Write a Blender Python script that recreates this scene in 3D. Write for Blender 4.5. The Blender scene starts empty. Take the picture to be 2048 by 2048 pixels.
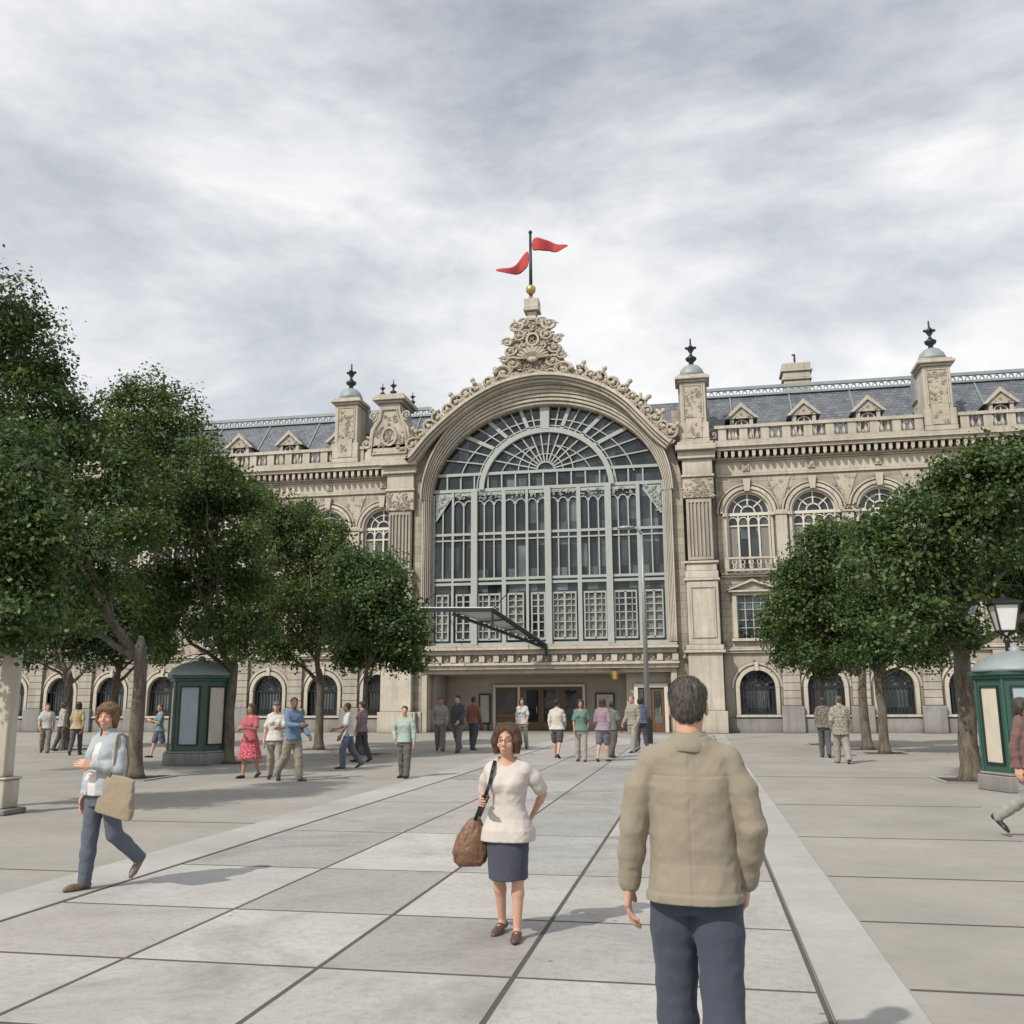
import bpy, bmesh, math, random
import numpy as np
from mathutils import Vector
R = math.radians
scene = bpy.context.scene
col = scene.collection
random.seed(7)
rng = np.random.default_rng(11)

# ------------------------------------------------------------------ camera
FPX, EYE = 1895.0, 1.7
_p = math.atan((1400 - 1024) / FPX)
_yaw = math.atan((1396 - 1024) / FPX * math.cos(_p))
_f = Vector((-math.sin(_yaw) * math.cos(_p), math.cos(_yaw) * math.cos(_p), math.sin(_p)))
_r = Vector((math.cos(_yaw), math.sin(_yaw), 0))
_u = _r.cross(_f)
_a = R(-0.3)
_r2 = _r * math.cos(_a) + _u * math.sin(_a)
_u2 = _u * math.cos(_a) - _r * math.sin(_a)
cam = bpy.data.cameras.new('camera')
cam.sensor_width = 36.0
cam.lens = FPX / 2048 * 36.0
cam.clip_end = 3000
cam_o = bpy.data.objects.new('camera', cam)
from mathutils import Matrix
M4 = Matrix(((_r2.x, _u2.x, -_f.x, 0), (_r2.y, _u2.y, -_f.y, 0), (_r2.z, _u2.z, -_f.z, EYE), (0, 0, 0, 1)))
cam_o.matrix_world = M4
col.objects.link(cam_o)
scene.camera = cam_o

def _ray(px, py):
    return _f + _r2 * ((px - 1024) / FPX) - _u2 * ((py - 1024) / FPX)
def at(px, py, Y):
    d = _ray(px, py); t = Y / d.y
    return Vector((d.x * t, Y, EYE + d.z * t))
def ground(px, py, z=0.0):
    d = _ray(px, py); t = (z - EYE) / d.z
    return Vector((d.x * t, d.y * t, z))
def depth_at(px, Y):
    d = _ray(px, 1400); return Y / d.y

# ------------------------------------------------------------------ materials
def new_mat(name):
    m = bpy.data.materials.new(name); m.use_nodes = True
    nt = m.node_tree
    return m, nt, nt.nodes['Principled BSDF']
def N(nt, typ, **kw):
    n = nt.nodes.new(typ)
    for k, v in kw.items(): setattr(n, k, v)
    return n
def setin(n, **kw):
    for k, v in kw.items(): n.inputs[k.replace('_', ' ')].default_value = v
def mixrgb(nt, a, b, fac, mode='MIX'):
    m = N(nt, 'ShaderNodeMix', data_type='RGBA', blend_type=mode)
    for i, v in ((0, fac), (6, a), (7, b)):
        if hasattr(v, 'links'): nt.links.new(v, m.inputs[i])
        else:
            m.inputs[i].default_value = v if i == 0 else (v[0], v[1], v[2], 1)
    return m.outputs[2]
def ramp(nt, src, pts):
    r = N(nt, 'ShaderNodeValToRGB'); nt.links.new(src, r.inputs[0])
    e = r.color_ramp.elements
    while len(e) < len(pts): e.new(0.5)
    for el, (p, c) in zip(e, pts):
        el.position = p; el.color = (c, c, c, 1) if not hasattr(c, '__len__') else (c[0], c[1], c[2], 1)
    return r.outputs[0]
def noise(nt, vec, scale, detail=5, rough=0.6, dist=0.0):
    n = N(nt, 'ShaderNodeTexNoise'); setin(n, Scale=scale, Detail=detail, Roughness=rough, Distortion=dist)
    if vec is not None: nt.links.new(vec, n.inputs['Vector'])
    return n.outputs['Fac']
def objco(nt, scale=(1, 1, 1), rot=(0, 0, 0)):
    t = N(nt, 'ShaderNodeTexCoord'); mp = N(nt, 'ShaderNodeMapping')
    mp.inputs['Scale'].default_value = scale; mp.inputs['Rotation'].default_value = rot
    nt.links.new(t.outputs['Object'], mp.inputs['Vector']); return mp.outputs[0]
def bump(nt, bsdf, h, strength=0.3, dist=0.02):
    b = N(nt, 'ShaderNodeBump'); setin(b, Strength=strength, Distance=dist)
    nt.links.new(h, b.inputs['Height']); nt.links.new(b.outputs[0], bsdf.inputs['Normal'])

def stone(name, c, var=0.2, courses=None, rough=0.85, streak=0.5):
    m, nt, b = new_mat(name)
    co = objco(nt)
    n1 = noise(nt, co, 0.7, 6, 0.65); n2 = noise(nt, co, 9, 5, 0.7)
    n3 = noise(nt, objco(nt, (3.0, 3.0, 0.22)), 1.3, 5, 0.6)
    dk = tuple(x * (1 - var * 1.6) for x in c); lt = tuple(min(1, x * (1 + var)) for x in c)
    a = mixrgb(nt, dk, lt, ramp(nt, n1, [(0.3, 0), (0.7, 1)]))
    a = mixrgb(nt, a, tuple(x * 0.8 for x in c), ramp(nt, n2, [(0.45, 0), (0.75, 0.5)]))
    a = mixrgb(nt, a, (c[0] * .62, c[1] * .6, c[2] * .57), ramp(nt, noise(nt, co, .23, 5, .65, .6), [(.42, 0), (.7, .6)]))
    s = ramp(nt, n3, [(0.46, 0), (0.72, streak)])
    a = mixrgb(nt, a, (c[0] * .42, c[1] * .41, c[2] * .4), s)
    # stone colour goes darker in recesses and tight corners
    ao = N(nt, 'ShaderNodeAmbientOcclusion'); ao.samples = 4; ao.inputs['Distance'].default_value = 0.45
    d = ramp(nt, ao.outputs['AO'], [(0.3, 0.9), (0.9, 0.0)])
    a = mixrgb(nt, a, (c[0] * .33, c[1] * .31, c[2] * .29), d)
    h = n2
    if courses:
        br = N(nt, 'ShaderNodeTexBrick'); br.offset = 0.5
        setin(br, Scale=1.0, Mortar_Size=0.012, Brick_Width=courses[0], Row_Height=courses[1], Bias=0.0)
        br.inputs['Color1'].default_value = (1, 1, 1, 1); br.inputs['Color2'].default_value = (.74, .73, .70, 1)
        br.inputs['Mortar'].default_value = (.45, .43, .4, 1)
        sp = N(nt, 'ShaderNodeSeparateXYZ'); cb = N(nt, 'ShaderNodeCombineXYZ')
        nt.links.new(co, sp.inputs[0]); nt.links.new(sp.outputs[0], cb.inputs[0]); nt.links.new(sp.outputs[2], cb.inputs[1])
        nt.links.new(cb.outputs[0], br.inputs['Vector'])
        a = mixrgb(nt, a, br.outputs['Color'], 0.9, 'MULTIPLY')
    nt.links.new(a, b.inputs['Base Color'])
    b.inputs['Roughness'].default_value = rough
    bump(nt, b, h, 0.35, 0.02)
    return m
def simple(name, c, rough=0.6, metal=0.0, var=0.12, nscale=6, bumps=0.0, coat=0):
    m, nt, b = new_mat(name)
    n1 = noise(nt, objco(nt), nscale, 4, 0.6)
    a = mixrgb(nt, tuple(x * (1 - var) for x in c), tuple(min(1, x * (1 + var)) for x in c), n1)
    nt.links.new(a, b.inputs['Base Color'])
    b.inputs['Roughness'].default_value = rough; b.inputs['Metallic'].default_value = metal
    if bumps: bump(nt, b, noise(nt, objco(nt), nscale * 4, 4), bumps, 0.01)
    return m
def cloth(name, c, var=0.2, weave=420, rough=0.92, pat=None):
    m, nt, b = new_mat(name)
    co = objco(nt)
    n1 = noise(nt, co, 5, 4, 0.6); n2 = noise(nt, co, weave, 2, 0.6); n3 = noise(nt, objco(nt, (1, 1, .7), (.3, .25, .4)), 11, 3, .5, .25)
    a = mixrgb(nt, tuple(x * (1 - var) for x in c), tuple(min(1, x * (1 + var)) for x in c), n1)
    a = mixrgb(nt, a, tuple(x * .72 for x in c), ramp(nt, n2, [(0.4, 0), (0.7, .5)]))
    if pat == 'stripes':
        w = N(nt, 'ShaderNodeTexWave', bands_direction='Z'); setin(w, Scale=7.0, Distortion=1.0); nt.links.new(co, w.inputs['Vector'])
        a = mixrgb(nt, a, tuple(min(1, x * .35 + .02) for x in c), ramp(nt, w.outputs['Fac'], [(.5, 0), (.56, .85)]))
    if pat == 'specks':
        v = N(nt, 'ShaderNodeTexVoronoi'); v.inputs['Scale'].default_value = 26; nt.links.new(co, v.inputs['Vector'])
        a = mixrgb(nt, a, tuple(min(1, x * 2.2 + .06) for x in c), ramp(nt, v.outputs['Distance'], [(.32, .9), (.42, 0)]))
    nt.links.new(a, b.inputs['Base Color'])
    b.inputs['Roughness'].default_value = rough
    try: b.inputs['Sheen Weight'].default_value = 0.08
    except Exception: pass
    mm = N(nt, 'ShaderNodeMath', operation='ADD'); nt.links.new(n3, mm.inputs[0])
    m2 = N(nt, 'ShaderNodeMath', operation='MULTIPLY'); m2.inputs[1].default_value = .05
    nt.links.new(n2, m2.inputs[0]); nt.links.new(m2.outputs[0], mm.inputs[1])
    bump(nt, b, mm.outputs[0], 0.35, 0.018)
    return m
def skin(name, c):
    m, nt, b = new_mat(name)
    at_ = N(nt, 'ShaderNodeAttribute', attribute_name='tint')
    n1 = noise(nt, objco(nt), 22, 4)
    a = mixrgb(nt, tuple(x * .86 for x in c), (min(1, c[0] * 1.12), c[1] * 1.02, c[2] * 1.0), n1)
    a = mixrgb(nt, a, at_.outputs['Color'], 1.0, 'MULTIPLY')
    nt.links.new(a, b.inputs['Base Color']); b.inputs['Roughness'].default_value = 0.5
    b.inputs['Subsurface Weight'].default_value = 0.12
    b.inputs['Subsurface Radius'].default_value = (0.02, 0.008, 0.004); b.inputs['Subsurface Scale'].default_value = .5
    bump(nt, b, noise(nt, objco(nt), 260, 2), 0.08, 0.003)
    return m
def hairm(name, c):
    m, nt, b = new_mat(name)
    n1 = noise(nt, objco(nt, (1, 1, .12)), 120, 3, .6, .3)
    a = mixrgb(nt, tuple(x * .45 for x in c), tuple(min(1, x * 1.5) for x in c), ramp(nt, n1, [(.3, 0), (.7, 1)]))
    nt.links.new(a, b.inputs['Base Color']); b.inputs['Roughness'].default_value = 0.45
    bump(nt, b, n1, 0.9, 0.01)
    return m

M = {}
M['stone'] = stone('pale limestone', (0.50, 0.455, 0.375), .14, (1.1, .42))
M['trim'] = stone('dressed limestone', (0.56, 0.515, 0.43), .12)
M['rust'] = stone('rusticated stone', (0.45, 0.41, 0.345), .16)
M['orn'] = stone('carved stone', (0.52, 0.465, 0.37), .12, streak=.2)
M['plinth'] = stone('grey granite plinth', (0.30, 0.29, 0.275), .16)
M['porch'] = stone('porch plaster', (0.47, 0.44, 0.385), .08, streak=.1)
M['zinc'] = simple('weathered zinc', (0.27, 0.31, 0.32), 0.6, 0.2, .25, 3)
M['iron'] = simple('dark painted iron', (0.03, 0.034, 0.036), 0.45, 0.3, .2, 10, .1)
M['frame'] = simple('grey green window metal', (0.36, 0.39, 0.365), 0.5, 0.1, .12, 5)
M['white_frame'] = simple('cream window paint', (0.62, 0.59, 0.51), 0.5, 0, .08, 5)
M['door'] = simple('oak door varnish', (0.13, 0.07, 0.035), 0.4, 0, .3, 5)
M['gold'] = simple('aged gilding', (0.55, 0.40, 0.15), 0.35, 0.7, .2, 8)
M['red'] = simple('deep red bunting', (0.42, 0.05, 0.05), 0.8, 0, .15, 6)
M['kioskgreen'] = simple('kiosk green enamel', (0.035, 0.10, 0.075), 0.35, 0.1, .15, 4)

def slate():
    m, nt, b = new_mat('slate roof')
    co = objco(nt)
    sp = N(nt, 'ShaderNodeSeparateXYZ'); cb = N(nt, 'ShaderNodeCombineXYZ')
    nt.links.new(co, sp.inputs[0]); nt.links.new(sp.outputs[0], cb.inputs[0]); nt.links.new(sp.outputs[2], cb.inputs[1])
    br = N(nt, 'ShaderNodeTexBrick'); br.offset = .5
    setin(br, Scale=1.0, Mortar_Size=0.012, Brick_Width=.32, Row_Height=.2)
    br.inputs['Color1'].default_value = (.15, .165, .19, 1); br.inputs['Color2'].default_value = (.085, .095, .115, 1)
    br.inputs['Mortar'].default_value = (.03, .032, .038, 1)
    nt.links.new(cb.outputs[0], br.inputs['Vector'])
    a = mixrgb(nt, br.outputs['Color'], (.20, .20, .19), ramp(nt, noise(nt, co, 1.2, 6), [(.45, 0), (.75, .55)]))
    nt.links.new(a, b.inputs['Base Color']); b.inputs['Roughness'].default_value = .55
    bump(nt, b, br.outputs['Color'], .5, .02)
    return m
M['slate'] = slate()
def glass():
    m, nt, b = new_mat('window glass')
    g = N(nt, 'ShaderNodeNewGeometry')
    sn = N(nt, 'ShaderNodeVectorMath', operation='SNAP'); nt.links.new(objco(nt), sn.inputs[0]); sn.inputs[1].default_value = (.55, 50, 1.25)
    v = N(nt, 'ShaderNodeTexWhiteNoise', noise_dimensions='3D'); nt.links.new(sn.outputs[0], v.inputs['Vector'])
    n = noise(nt, objco(nt), .8, 3)
    a = mixrgb(nt, (.014, .02, .025), (.15, .175, .185), ramp(nt, v.outputs['Value'], [(.3, 0), (.7, .3), (1.0, 1)]))
    a = mixrgb(nt, a, (.012, .015, .018), ramp(nt, n, [(.4, 0), (.7, .7)]))
    nt.links.new(a, b.inputs['Base Color']); b.inputs['Roughness'].default_value = .06
    b.inputs['IOR'].default_value = 1.6
    bump(nt, b, noise(nt, objco(nt), 1.3, 2), .22, .04)
    return m
M['glass'] = glass()
def curtain_m():
    m, nt, b = new_mat('net curtain behind glass')
    n = noise(nt, objco(nt, (8, 1, .05)), 2.2, 2)
    a = mixrgb(nt, (.10, .10, .09), (.33, .32, .28), n)
    nt.links.new(a, b.inputs['Base Color']); b.inputs['Roughness'].default_value = .12
    return m
M['curtain'] = curtain_m()
def paving():
    m, nt, b = new_mat('granite paving slabs')
    t = N(nt, 'ShaderNodeAttribute', attribute_name='tint'); co = objco(nt)
    n1 = noise(nt, co, 90, 3, .7); n2 = noise(nt, co, 1.1, 6, .65); n3 = noise(nt, co, 14, 5, .6)
    a = mixrgb(nt, (.36, .345, .32), (.47, .455, .425), ramp(nt, n2, [(.3, 0), (.7, 1)]))
    a = mixrgb(nt, a, (.24, .23, .215), ramp(nt, n1, [(.48, 0), (.70, .6)]))
    a = mixrgb(nt, a, (.26, .25, .235), ramp(nt, n3, [(.48, 0), (.72, .5)]))
    n5 = noise(nt, co, .55, 7, .7, .8); a = mixrgb(nt, a, (.17, .165, .155), ramp(nt, n5, [(.52, 0), (.68, .55)]))
    v = N(nt, 'ShaderNodeTexVoronoi'); v.inputs['Scale'].default_value = 1.9; nt.links.new(co, v.inputs['Vector'])
    a = mixrgb(nt, a, (.10, .098, .095), ramp(nt, v.outputs['Distance'], [(.03, .75), (.042, 0)]))
    a = mixrgb(nt, a, t.outputs['Color'], 1.0, 'MULTIPLY')
    nt.links.new(a, b.inputs['Base Color'])
    rr = ramp(nt, n3, [(.3, .62), (.7, .85)]); nt.links.new(rr, b.inputs['Roughness'])
    bump(nt, b, n1, .25, .004)
    return m
M['paving'] = paving()
def asphalt(name, c, sc=1.0):
    m, nt, b = new_mat(name); co = objco(nt)
    n1 = noise(nt, co, 120 * sc, 3, .7); n2 = noise(nt, co, .45, 7, .65); n3 = noise(nt, co, 6, 6, .7)
    a = mixrgb(nt, tuple(x * .82 for x in c), tuple(x * 1.14 for x in c), ramp(nt, n2, [(.3, 0), (.7, 1)]))
    a = mixrgb(nt, a, tuple(x * .6 for x in c), ramp(nt, n1, [(.5, 0), (.75, .6)]))
    a = mixrgb(nt, a, tuple(x * .72 for x in c), ramp(nt, n3, [(.5, 0), (.8, .6)]))
    nt.links.new(a, b.inputs['Base Color']); b.inputs['Roughness'].default_value = .85
    bump(nt, b, n1, .3, .006)
    return m
M['plaza'] = asphalt('rolled gravel plaza', (.33, .31, .275))
M['joint'] = asphalt('dark joint filler', (.085, .08, .07))
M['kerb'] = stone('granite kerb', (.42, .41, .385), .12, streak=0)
def bark():
    m, nt, b = new_mat('plane tree bark')
    n1 = noise(nt, objco(nt, (1, 1, .35)), 7, 6, .7, .4); n2 = noise(nt, objco(nt), 30, 4)
    a = mixrgb(nt, (.075, .06, .045), (.20, .175, .135), ramp(nt, n1, [(.35, 0), (.65, 1)]))
    a = mixrgb(nt, a, (.05, .04, .03), ramp(nt, n2, [(.45, 0), (.7, .6)]))
    nt.links.new(a, b.inputs['Base Color']); b.inputs['Roughness'].default_value = .9
    bump(nt, b, n1, .8, .03)
    return m
M['bark'] = bark()
def leafm():
    m, nt, b = new_mat('leaves')
    t = N(nt, 'ShaderNodeAttribute', attribute_name='tint')
    nt.links.new(t.outputs['Color'], b.inputs['Base Color']); b.inputs['Roughness'].default_value = .5
    tr = N(nt, 'ShaderNodeBsdfTranslucent')
    k = mixrgb(nt, t.outputs['Color'], (1.0, 1.0, .55), 1.0, 'MULTIPLY')
    nt.links.new(k, tr.inputs['Color'])
    mx = N(nt, 'ShaderNodeMixShader'); mx.inputs[0].default_value = .38
    nt.links.new(b.outputs[0], mx.inputs[1]); nt.links.new(tr.outputs[0], mx.inputs[2])
    nt.links.new(mx.outputs[0], nt.nodes['Material Output'].inputs['Surface'])
    return m
M['leaf'] = leafm()

# ------------------------------------------------------------------ object helpers
def tag(o, label=None, cat=None, group=None, kind=None):
    if label: o['label'] = label
    if cat: o['category'] = cat
    if group: o['group'] = group
    if kind: o['kind'] = kind
    return o
def empty(name, loc=(0, 0, 0), rz=0, label=None, cat=None, group=None):
    o = bpy.data.objects.new(name, None); col.objects.link(o)
    o.location = loc; o.rotation_euler = (0, 0, rz); o.empty_display_size = .1
    return tag(o, label, cat, group)
def link(name, me, mat, parent=None, loc=None):
    o = bpy.data.objects.new(name, me); col.objects.link(o)
    if mat is not None: me.materials.append(mat)
    if parent is not None: o.parent = parent
    if loc is not None: o.location = loc
    return o
def copy_tree(o, parent=None):
    c = o.copy(); col.objects.link(c); c.parent = parent
    for ch in o.children: copy_tree(ch, c)
    return c

class MB:
    def __init__(s): s.v = []; s.f = []
    def box(s, x0, x1, y0, y1, z0, z1):
        if x1 < x0: x0, x1 = x1, x0
        if y1 < y0: y0, y1 = y1, y0
        if z1 < z0: z0, z1 = z1, z0
        n = len(s.v)
        s.v += [(x0, y0, z0), (x1, y0, z0), (x1, y1, z0), (x0, y1, z0), (x0, y0, z1), (x1, y0, z1), (x1, y1, z1), (x0, y1, z1)]
        s.f += [(n, n + 3, n + 2, n + 1), (n + 4, n + 5, n + 6, n + 7), (n, n + 1, n + 5, n + 4), (n + 1, n + 2, n + 6, n + 5), (n + 2, n + 3, n + 7, n + 6), (n + 3, n, n + 4, n + 7)]
        return s
    def prism(s, poly, y0, y1):           # polygon in XZ pushed along Y
        n = len(s.v); k = len(poly)
        s.v += [(x, y0, z) for x, z in poly] + [(x, y1, z) for x, z in poly]
        s.f.append(tuple(range(n, n + k))); s.f.append(tuple(range(n + 2 * k - 1, n + k - 1, -1)))
        for i in range(k):
            j = (i + 1) % k; s.f.append((n + i, n + k + i, n + k + j, n + j))
        return s
    def prismz(s, poly, z0, z1):          # polygon in XY pushed along Z
        n = len(s.v); k = len(poly)
        s.v += [(x, y, z0) for x, y in poly] + [(x, y, z1) for x, y in poly]
        s.f.append(tuple(range(n + k - 1, n - 1, -1))); s.f.append(tuple(range(n + k, n + 2 * k)))
        for i in range(k):
            j = (i + 1) % k; s.f.append((n + i, n + j, n + k + j, n + k + i))
        return s
    def prismx(s, poly, x0, x1):          # polygon in YZ pushed along X
        n = len(s.v); k = len(poly)
        s.v += [(x0, y, z) for y, z in poly] + [(x1, y, z) for y, z in poly]
        s.f.append(tuple(range(n, n + k))); s.f.append(tuple(range(n + 2 * k - 1, n + k - 1, -1)))
        for i in range(k):
            j = (i + 1) % k; s.f.append((n + i, n + k + i, n + k + j, n + j))
        return s
    def tube(s, pts, r, n=6, cap=True):
        pts = [Vector(p) for p in pts]
        rs = r if hasattr(r, '__len__') else [r] * len(pts)
        base = len(s.v); pu = None
        for i, p in enumerate(pts):
            t = (pts[min(i + 1, len(pts) - 1)] - pts[max(i - 1, 0)])
            if t.length < 1e-9: t = Vector((0, 0, 1))
            t.normalize()
            if pu is None:
                pu = t.orthogonal().normalized()
            else:
                pu = pu - t * pu.dot(t)
                pu = pu.normalized() if pu.length > 1e-6 else t.orthogonal().normalized()
            w = t.cross(pu)
            for k in range(n):
                a = 2 * math.pi * k / n
                q = p + (pu * math.cos(a) + w * math.sin(a)) * rs[i]
                s.v.append((q.x, q.y, q.z))
        for i in range(len(pts) - 1):
            for k in range(n):
                a = base + i * n + k; b = base + i * n + (k + 1) % n
                s.f.append((a, b, b + n, a + n))
        if cap:
            s.f.append(tuple(base + n - 1 - k for k in range(n)))
            s.f.append(tuple(base + (len(pts) - 1) * n + k for k in range(n)))
        return s
    def lathe(s, cx, cy, prof, n=16, rot=0.0):
        base = len(s.v)
        for r, z in prof:
            for k in range(n):
                a = 2 * math.pi * k / n + rot
                s.v.append((cx + r * math.cos(a), cy + r * math.sin(a), z))
        for i in range(len(prof) - 1):
            for k in range(n):
                a = base + i * n + k; b = base + i * n + (k + 1) % n
                s.f.append((a, b, b + n, a + n))
        s.f.append(tuple(base + n - 1 - k for k in range(n)))
        s.f.append(tuple(base + (len(prof) - 1) * n + k for k in range(n)))
        return s
    def ring(s, cx, cz, a0, b0, a1, b1, y0, y1, t0=0.0, t1=math.pi, n=32):
        base = len(s.v)
        for i in range(n + 1):
            t = t0 + (t1 - t0) * i / n; c, d = math.cos(t), math.sin(t)
            s.v += [(cx + a0 * c, y0, cz + b0 * d), (cx + a1 * c, y0, cz + b1 * d), (cx + a1 * c, y1, cz + b1 * d), (cx + a0 * c, y1, cz + b0 * d)]
        for i in range(n):
            q = base + i * 4
            for k in range(4):
                s.f.append((q + k, q + (k + 1) % 4, q + 4 + (k + 1) % 4, q + 4 + k))
        s.f.append((base, base + 3, base + 2, base + 1)); e = base + n * 4; s.f.append((e, e + 1, e + 2, e + 3))
        return s
    def ball(s, c, r, n=8):
        rr = r if hasattr(r, '__len__') else (r, r, r)
        base = len(s.v); m = max(4, n // 2 + 1)
        for i in range(m + 1):
            p = math.pi * i / m
            for k in range(n):
                a = 2 * math.pi * k / n
                s.v.append((c[0] + rr[0] * math.sin(p) * math.cos(a), c[1] + rr[1] * math.sin(p) * math.sin(a), c[2] - rr[2] * math.cos(p)))
        for i in range(m):
            for k in range(n):
                a = base + i * n + k; b = base + i * n + (k + 1) % n
                s.f.append((a, b, b + n, a + n))
        return s
    def bar(s, p, q, w, y0, y1):          # flat bar in the XZ plane between two points
        dx, dz = q[0] - p[0], q[1] - p[1]; L = math.hypot(dx, dz) or 1
        nx, nz = -dz / L * w / 2, dx / L * w / 2
        return s.prism([(p[0] + nx, p[1] + nz), (q[0] + nx, q[1] + nz), (q[0] - nx, q[1] - nz), (p[0] - nx, p[1] - nz)], y0, y1)
    def scroll(s, cx, cz, y, rad, tr, turns=1.6, a0=0.0, hand=1, n=16):
        pts = []; rs = []
        for i in range(n + 1):
            t = i / n; rr = rad * (1 - .85 * t); a = a0 + hand * turns * 2 * math.pi * t
            pts.append((cx + rr * math.cos(a), y - .02 * t, cz + rr * math.sin(a))); rs.append(tr * (1 - .45 * t))
        s.tube(pts, rs, 5)
        s.ball((cx, y - .02, cz), tr * 1.3, 6)
        return s
    def leaf(s, cx, cz, y, L, w, a):
        n = len(s.v); ca, sa = math.cos(a), math.sin(a)
        for u, v, d in ((0, 0, .0), (.45 * L, w / 2, 0), (L, 0, -.02), (.45 * L, -w / 2, 0), (.5 * L, 0, -w * .4)):
            s.v.append((cx + u * ca - v * sa, y + d, cz + u * sa + v * ca))
        s.f += [(n, n + 4, n + 1), (n + 1, n + 4, n + 2), (n + 2, n + 4, n + 3), (n + 3, n + 4, n)]
        return s
    def build(s, name, mat, parent=None, bevel=0.0, smooth=False, loc=None, seg=1, weld=False):
        me = bpy.data.meshes.new(name); me.from_pydata(s.v, [], s.f); me.validate(); me.update()
        bm = bmesh.new(); bm.from_mesh(me)
        if weld: bmesh.ops.remove_doubles(bm, verts=bm.verts, dist=1e-4)
        bmesh.ops.recalc_face_normals(bm, faces=bm.faces)
        bm.to_mesh(me); bm.free()
        if smooth:
            for p in me.polygons: p.use_smooth = True
        o = link(name, me, mat, parent, loc)
        if bevel:
            b = o.modifiers.new('bevel', 'BEVEL'); b.width = bevel; b.segments = seg; b.limit_method = 'ANGLE'; b.angle_limit = R(40)
        return o
def set_tint(me, cols):                    # per-face-corner colours
    a = me.color_attributes.new('tint', 'FLOAT_COLOR', 'CORNER')
    a.data.foreach_set('color', np.asarray(cols, dtype=np.float32).ravel())

# ------------------------------------------------------------------ sky and sun
SUN_EL, SUN_AZ = R(44), R(215)             # azimuth the light comes from, clockwise from +Y
world = bpy.data.worlds.new('World'); scene.world = world; world.use_nodes = True
nt = world.node_tree; bg = nt.nodes['Background']
sky = N(nt, 'ShaderNodeTexSky', sky_type='NISHITA'); sky.sun_disc = False
sky.sun_elevation = SUN_EL; sky.sun_rotation = SUN_AZ; sky.air_density = 1.2; sky.dust_density = 2.5
tc = N(nt, 'ShaderNodeTexCoord'); mp = N(nt, 'ShaderNodeMapping'); mp.inputs['Scale'].default_value = (1, 1, 2.3)
nt.links.new(tc.outputs['Generated'], mp.inputs['Vector'])
n1 = noise(nt, mp.outputs[0], 1.6, 8, .58, .3)
cl = ramp(nt, n1, [(.36, .25), (.60, 1.0)])
cc = mixrgb(nt, (7.9, 8.2, 8.7), (11.4, 11.4, 11.4), ramp(nt, noise(nt, mp.outputs[0], 2.4, 8, .62, .2), [(.35, 0), (.65, 1)]))
sk = mixrgb(nt, sky.outputs[0], cc, cl)
nt.links.new(sk, bg.inputs['Color']); bg.inputs['Strength'].default_value = 0.09
sl = bpy.data.lights.new('sun', 'SUN'); sl.energy = 3.5; sl.angle = R(1.0); sl.color = (1.0, .95, .87)
so = bpy.data.objects.new('sun', sl); col.objects.link(so)
d = Vector((math.sin(SUN_AZ) * math.cos(SUN_EL), math.cos(SUN_AZ) * math.cos(SUN_EL), math.sin(SUN_EL)))
so.rotation_euler = (-d).to_track_quat('-Z', 'Y').to_euler(); so.location = (0, 0, 30)
scene.view_settings.view_transform = 'Standard'; scene.view_settings.look = 'None'
scene.view_settings.exposure = 0; scene.view_settings.gamma = 1

# ------------------------------------------------------------------ ground
g = MB().box(-900, 900, -300, 900, -.3, 0).build('ground', M['plaza']); tag(g, kind='structure')
XS = [-5.45, -3.85, -2.48, -1.2, 0.05, 0.62]
YS = [-2.0, -.5, .9, 2.2, 3.55, 4.9, 6.2, 7.75, 9.7, 12.4, 16.1, 20.7, 25.4, 31.0, 37.0, 43.0, 46.9]
mb = MB(); tints = []
for i in range(len(XS) - 1):
    for j in range(len(YS) - 1):
        g_ = .013; gy = .016 + .0006 * max(0, YS[j])
        x0, x1, y0, y1 = XS[i] + g_, XS[i + 1] - g_, YS[j] + gy, YS[j + 1] - gy
        n = len(mb.v); e = .006
        z = .016 + random.uniform(-.0006, .0006)
        mb.v += [(x0, y0, .002), (x1, y0, .002), (x1, y1, .002), (x0, y1, .002), (x0 + e, y0 + e, z), (x1 - e, y0 + e, z), (x1 - e, y1 - e, z), (x0 + e, y1 - e, z)]
        mb.f += [(n + 4, n + 5, n + 6, n + 7), (n, n + 1, n + 5, n + 4), (n + 1, n + 2, n + 6, n + 5), (n + 2, n + 3, n + 7, n + 6), (n + 3, n, n + 4, n + 7)]
        k = random.uniform(.80, 1.12); w = random.uniform(-.02, .02)
        tints.append((k + w, k, k - w))
o = mb.build('footpath', M['paving']); tag(o, kind='structure')
cols = []
for p in o.data.polygons:
    t = tints[p.index // 5]; cols += [(t[0], t[1], t[2], 1)] * p.loop_total
set_tint(o.data, cols)
o = MB().box(-5.46, .63, -2, 46.9, .0005, .0132).build('footpath_joints', M['joint']); tag(o, kind='structure')
# flush kerb bands each side of the path
for nm, x0, x1 in (('kerb', -6.2, -5.47), ('kerb', .64, 1.14)):
    mb = MB(); y = -2.0
    while y < 46.5:
        mb.box(x0 + .004, x1 - .004, y + .004, y + 2.49, -.05, .022); y += 2.5
    o = mb.build(nm, M['kerb'], bevel=.006); tag(o, kind='structure')
mb = MB()
for x0, x1, y in ((1.16, 5.2, 22.5), (1.16, 4.3, 16.7), (1.16, 3.75, 12.9), (1.16, 3.6, 10.15), (1.16, 3.3, 8.2), (1.16, 3.2, 6.4), (-8.2, -6.2, 13.1), (-8.2, -6.2, 9.2)):
    mb.box(x0, x1, y - .014, y + .014, .0, .004)
o = mb.build('plaza_joints', M['joint']); tag(o, kind='structure')
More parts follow.
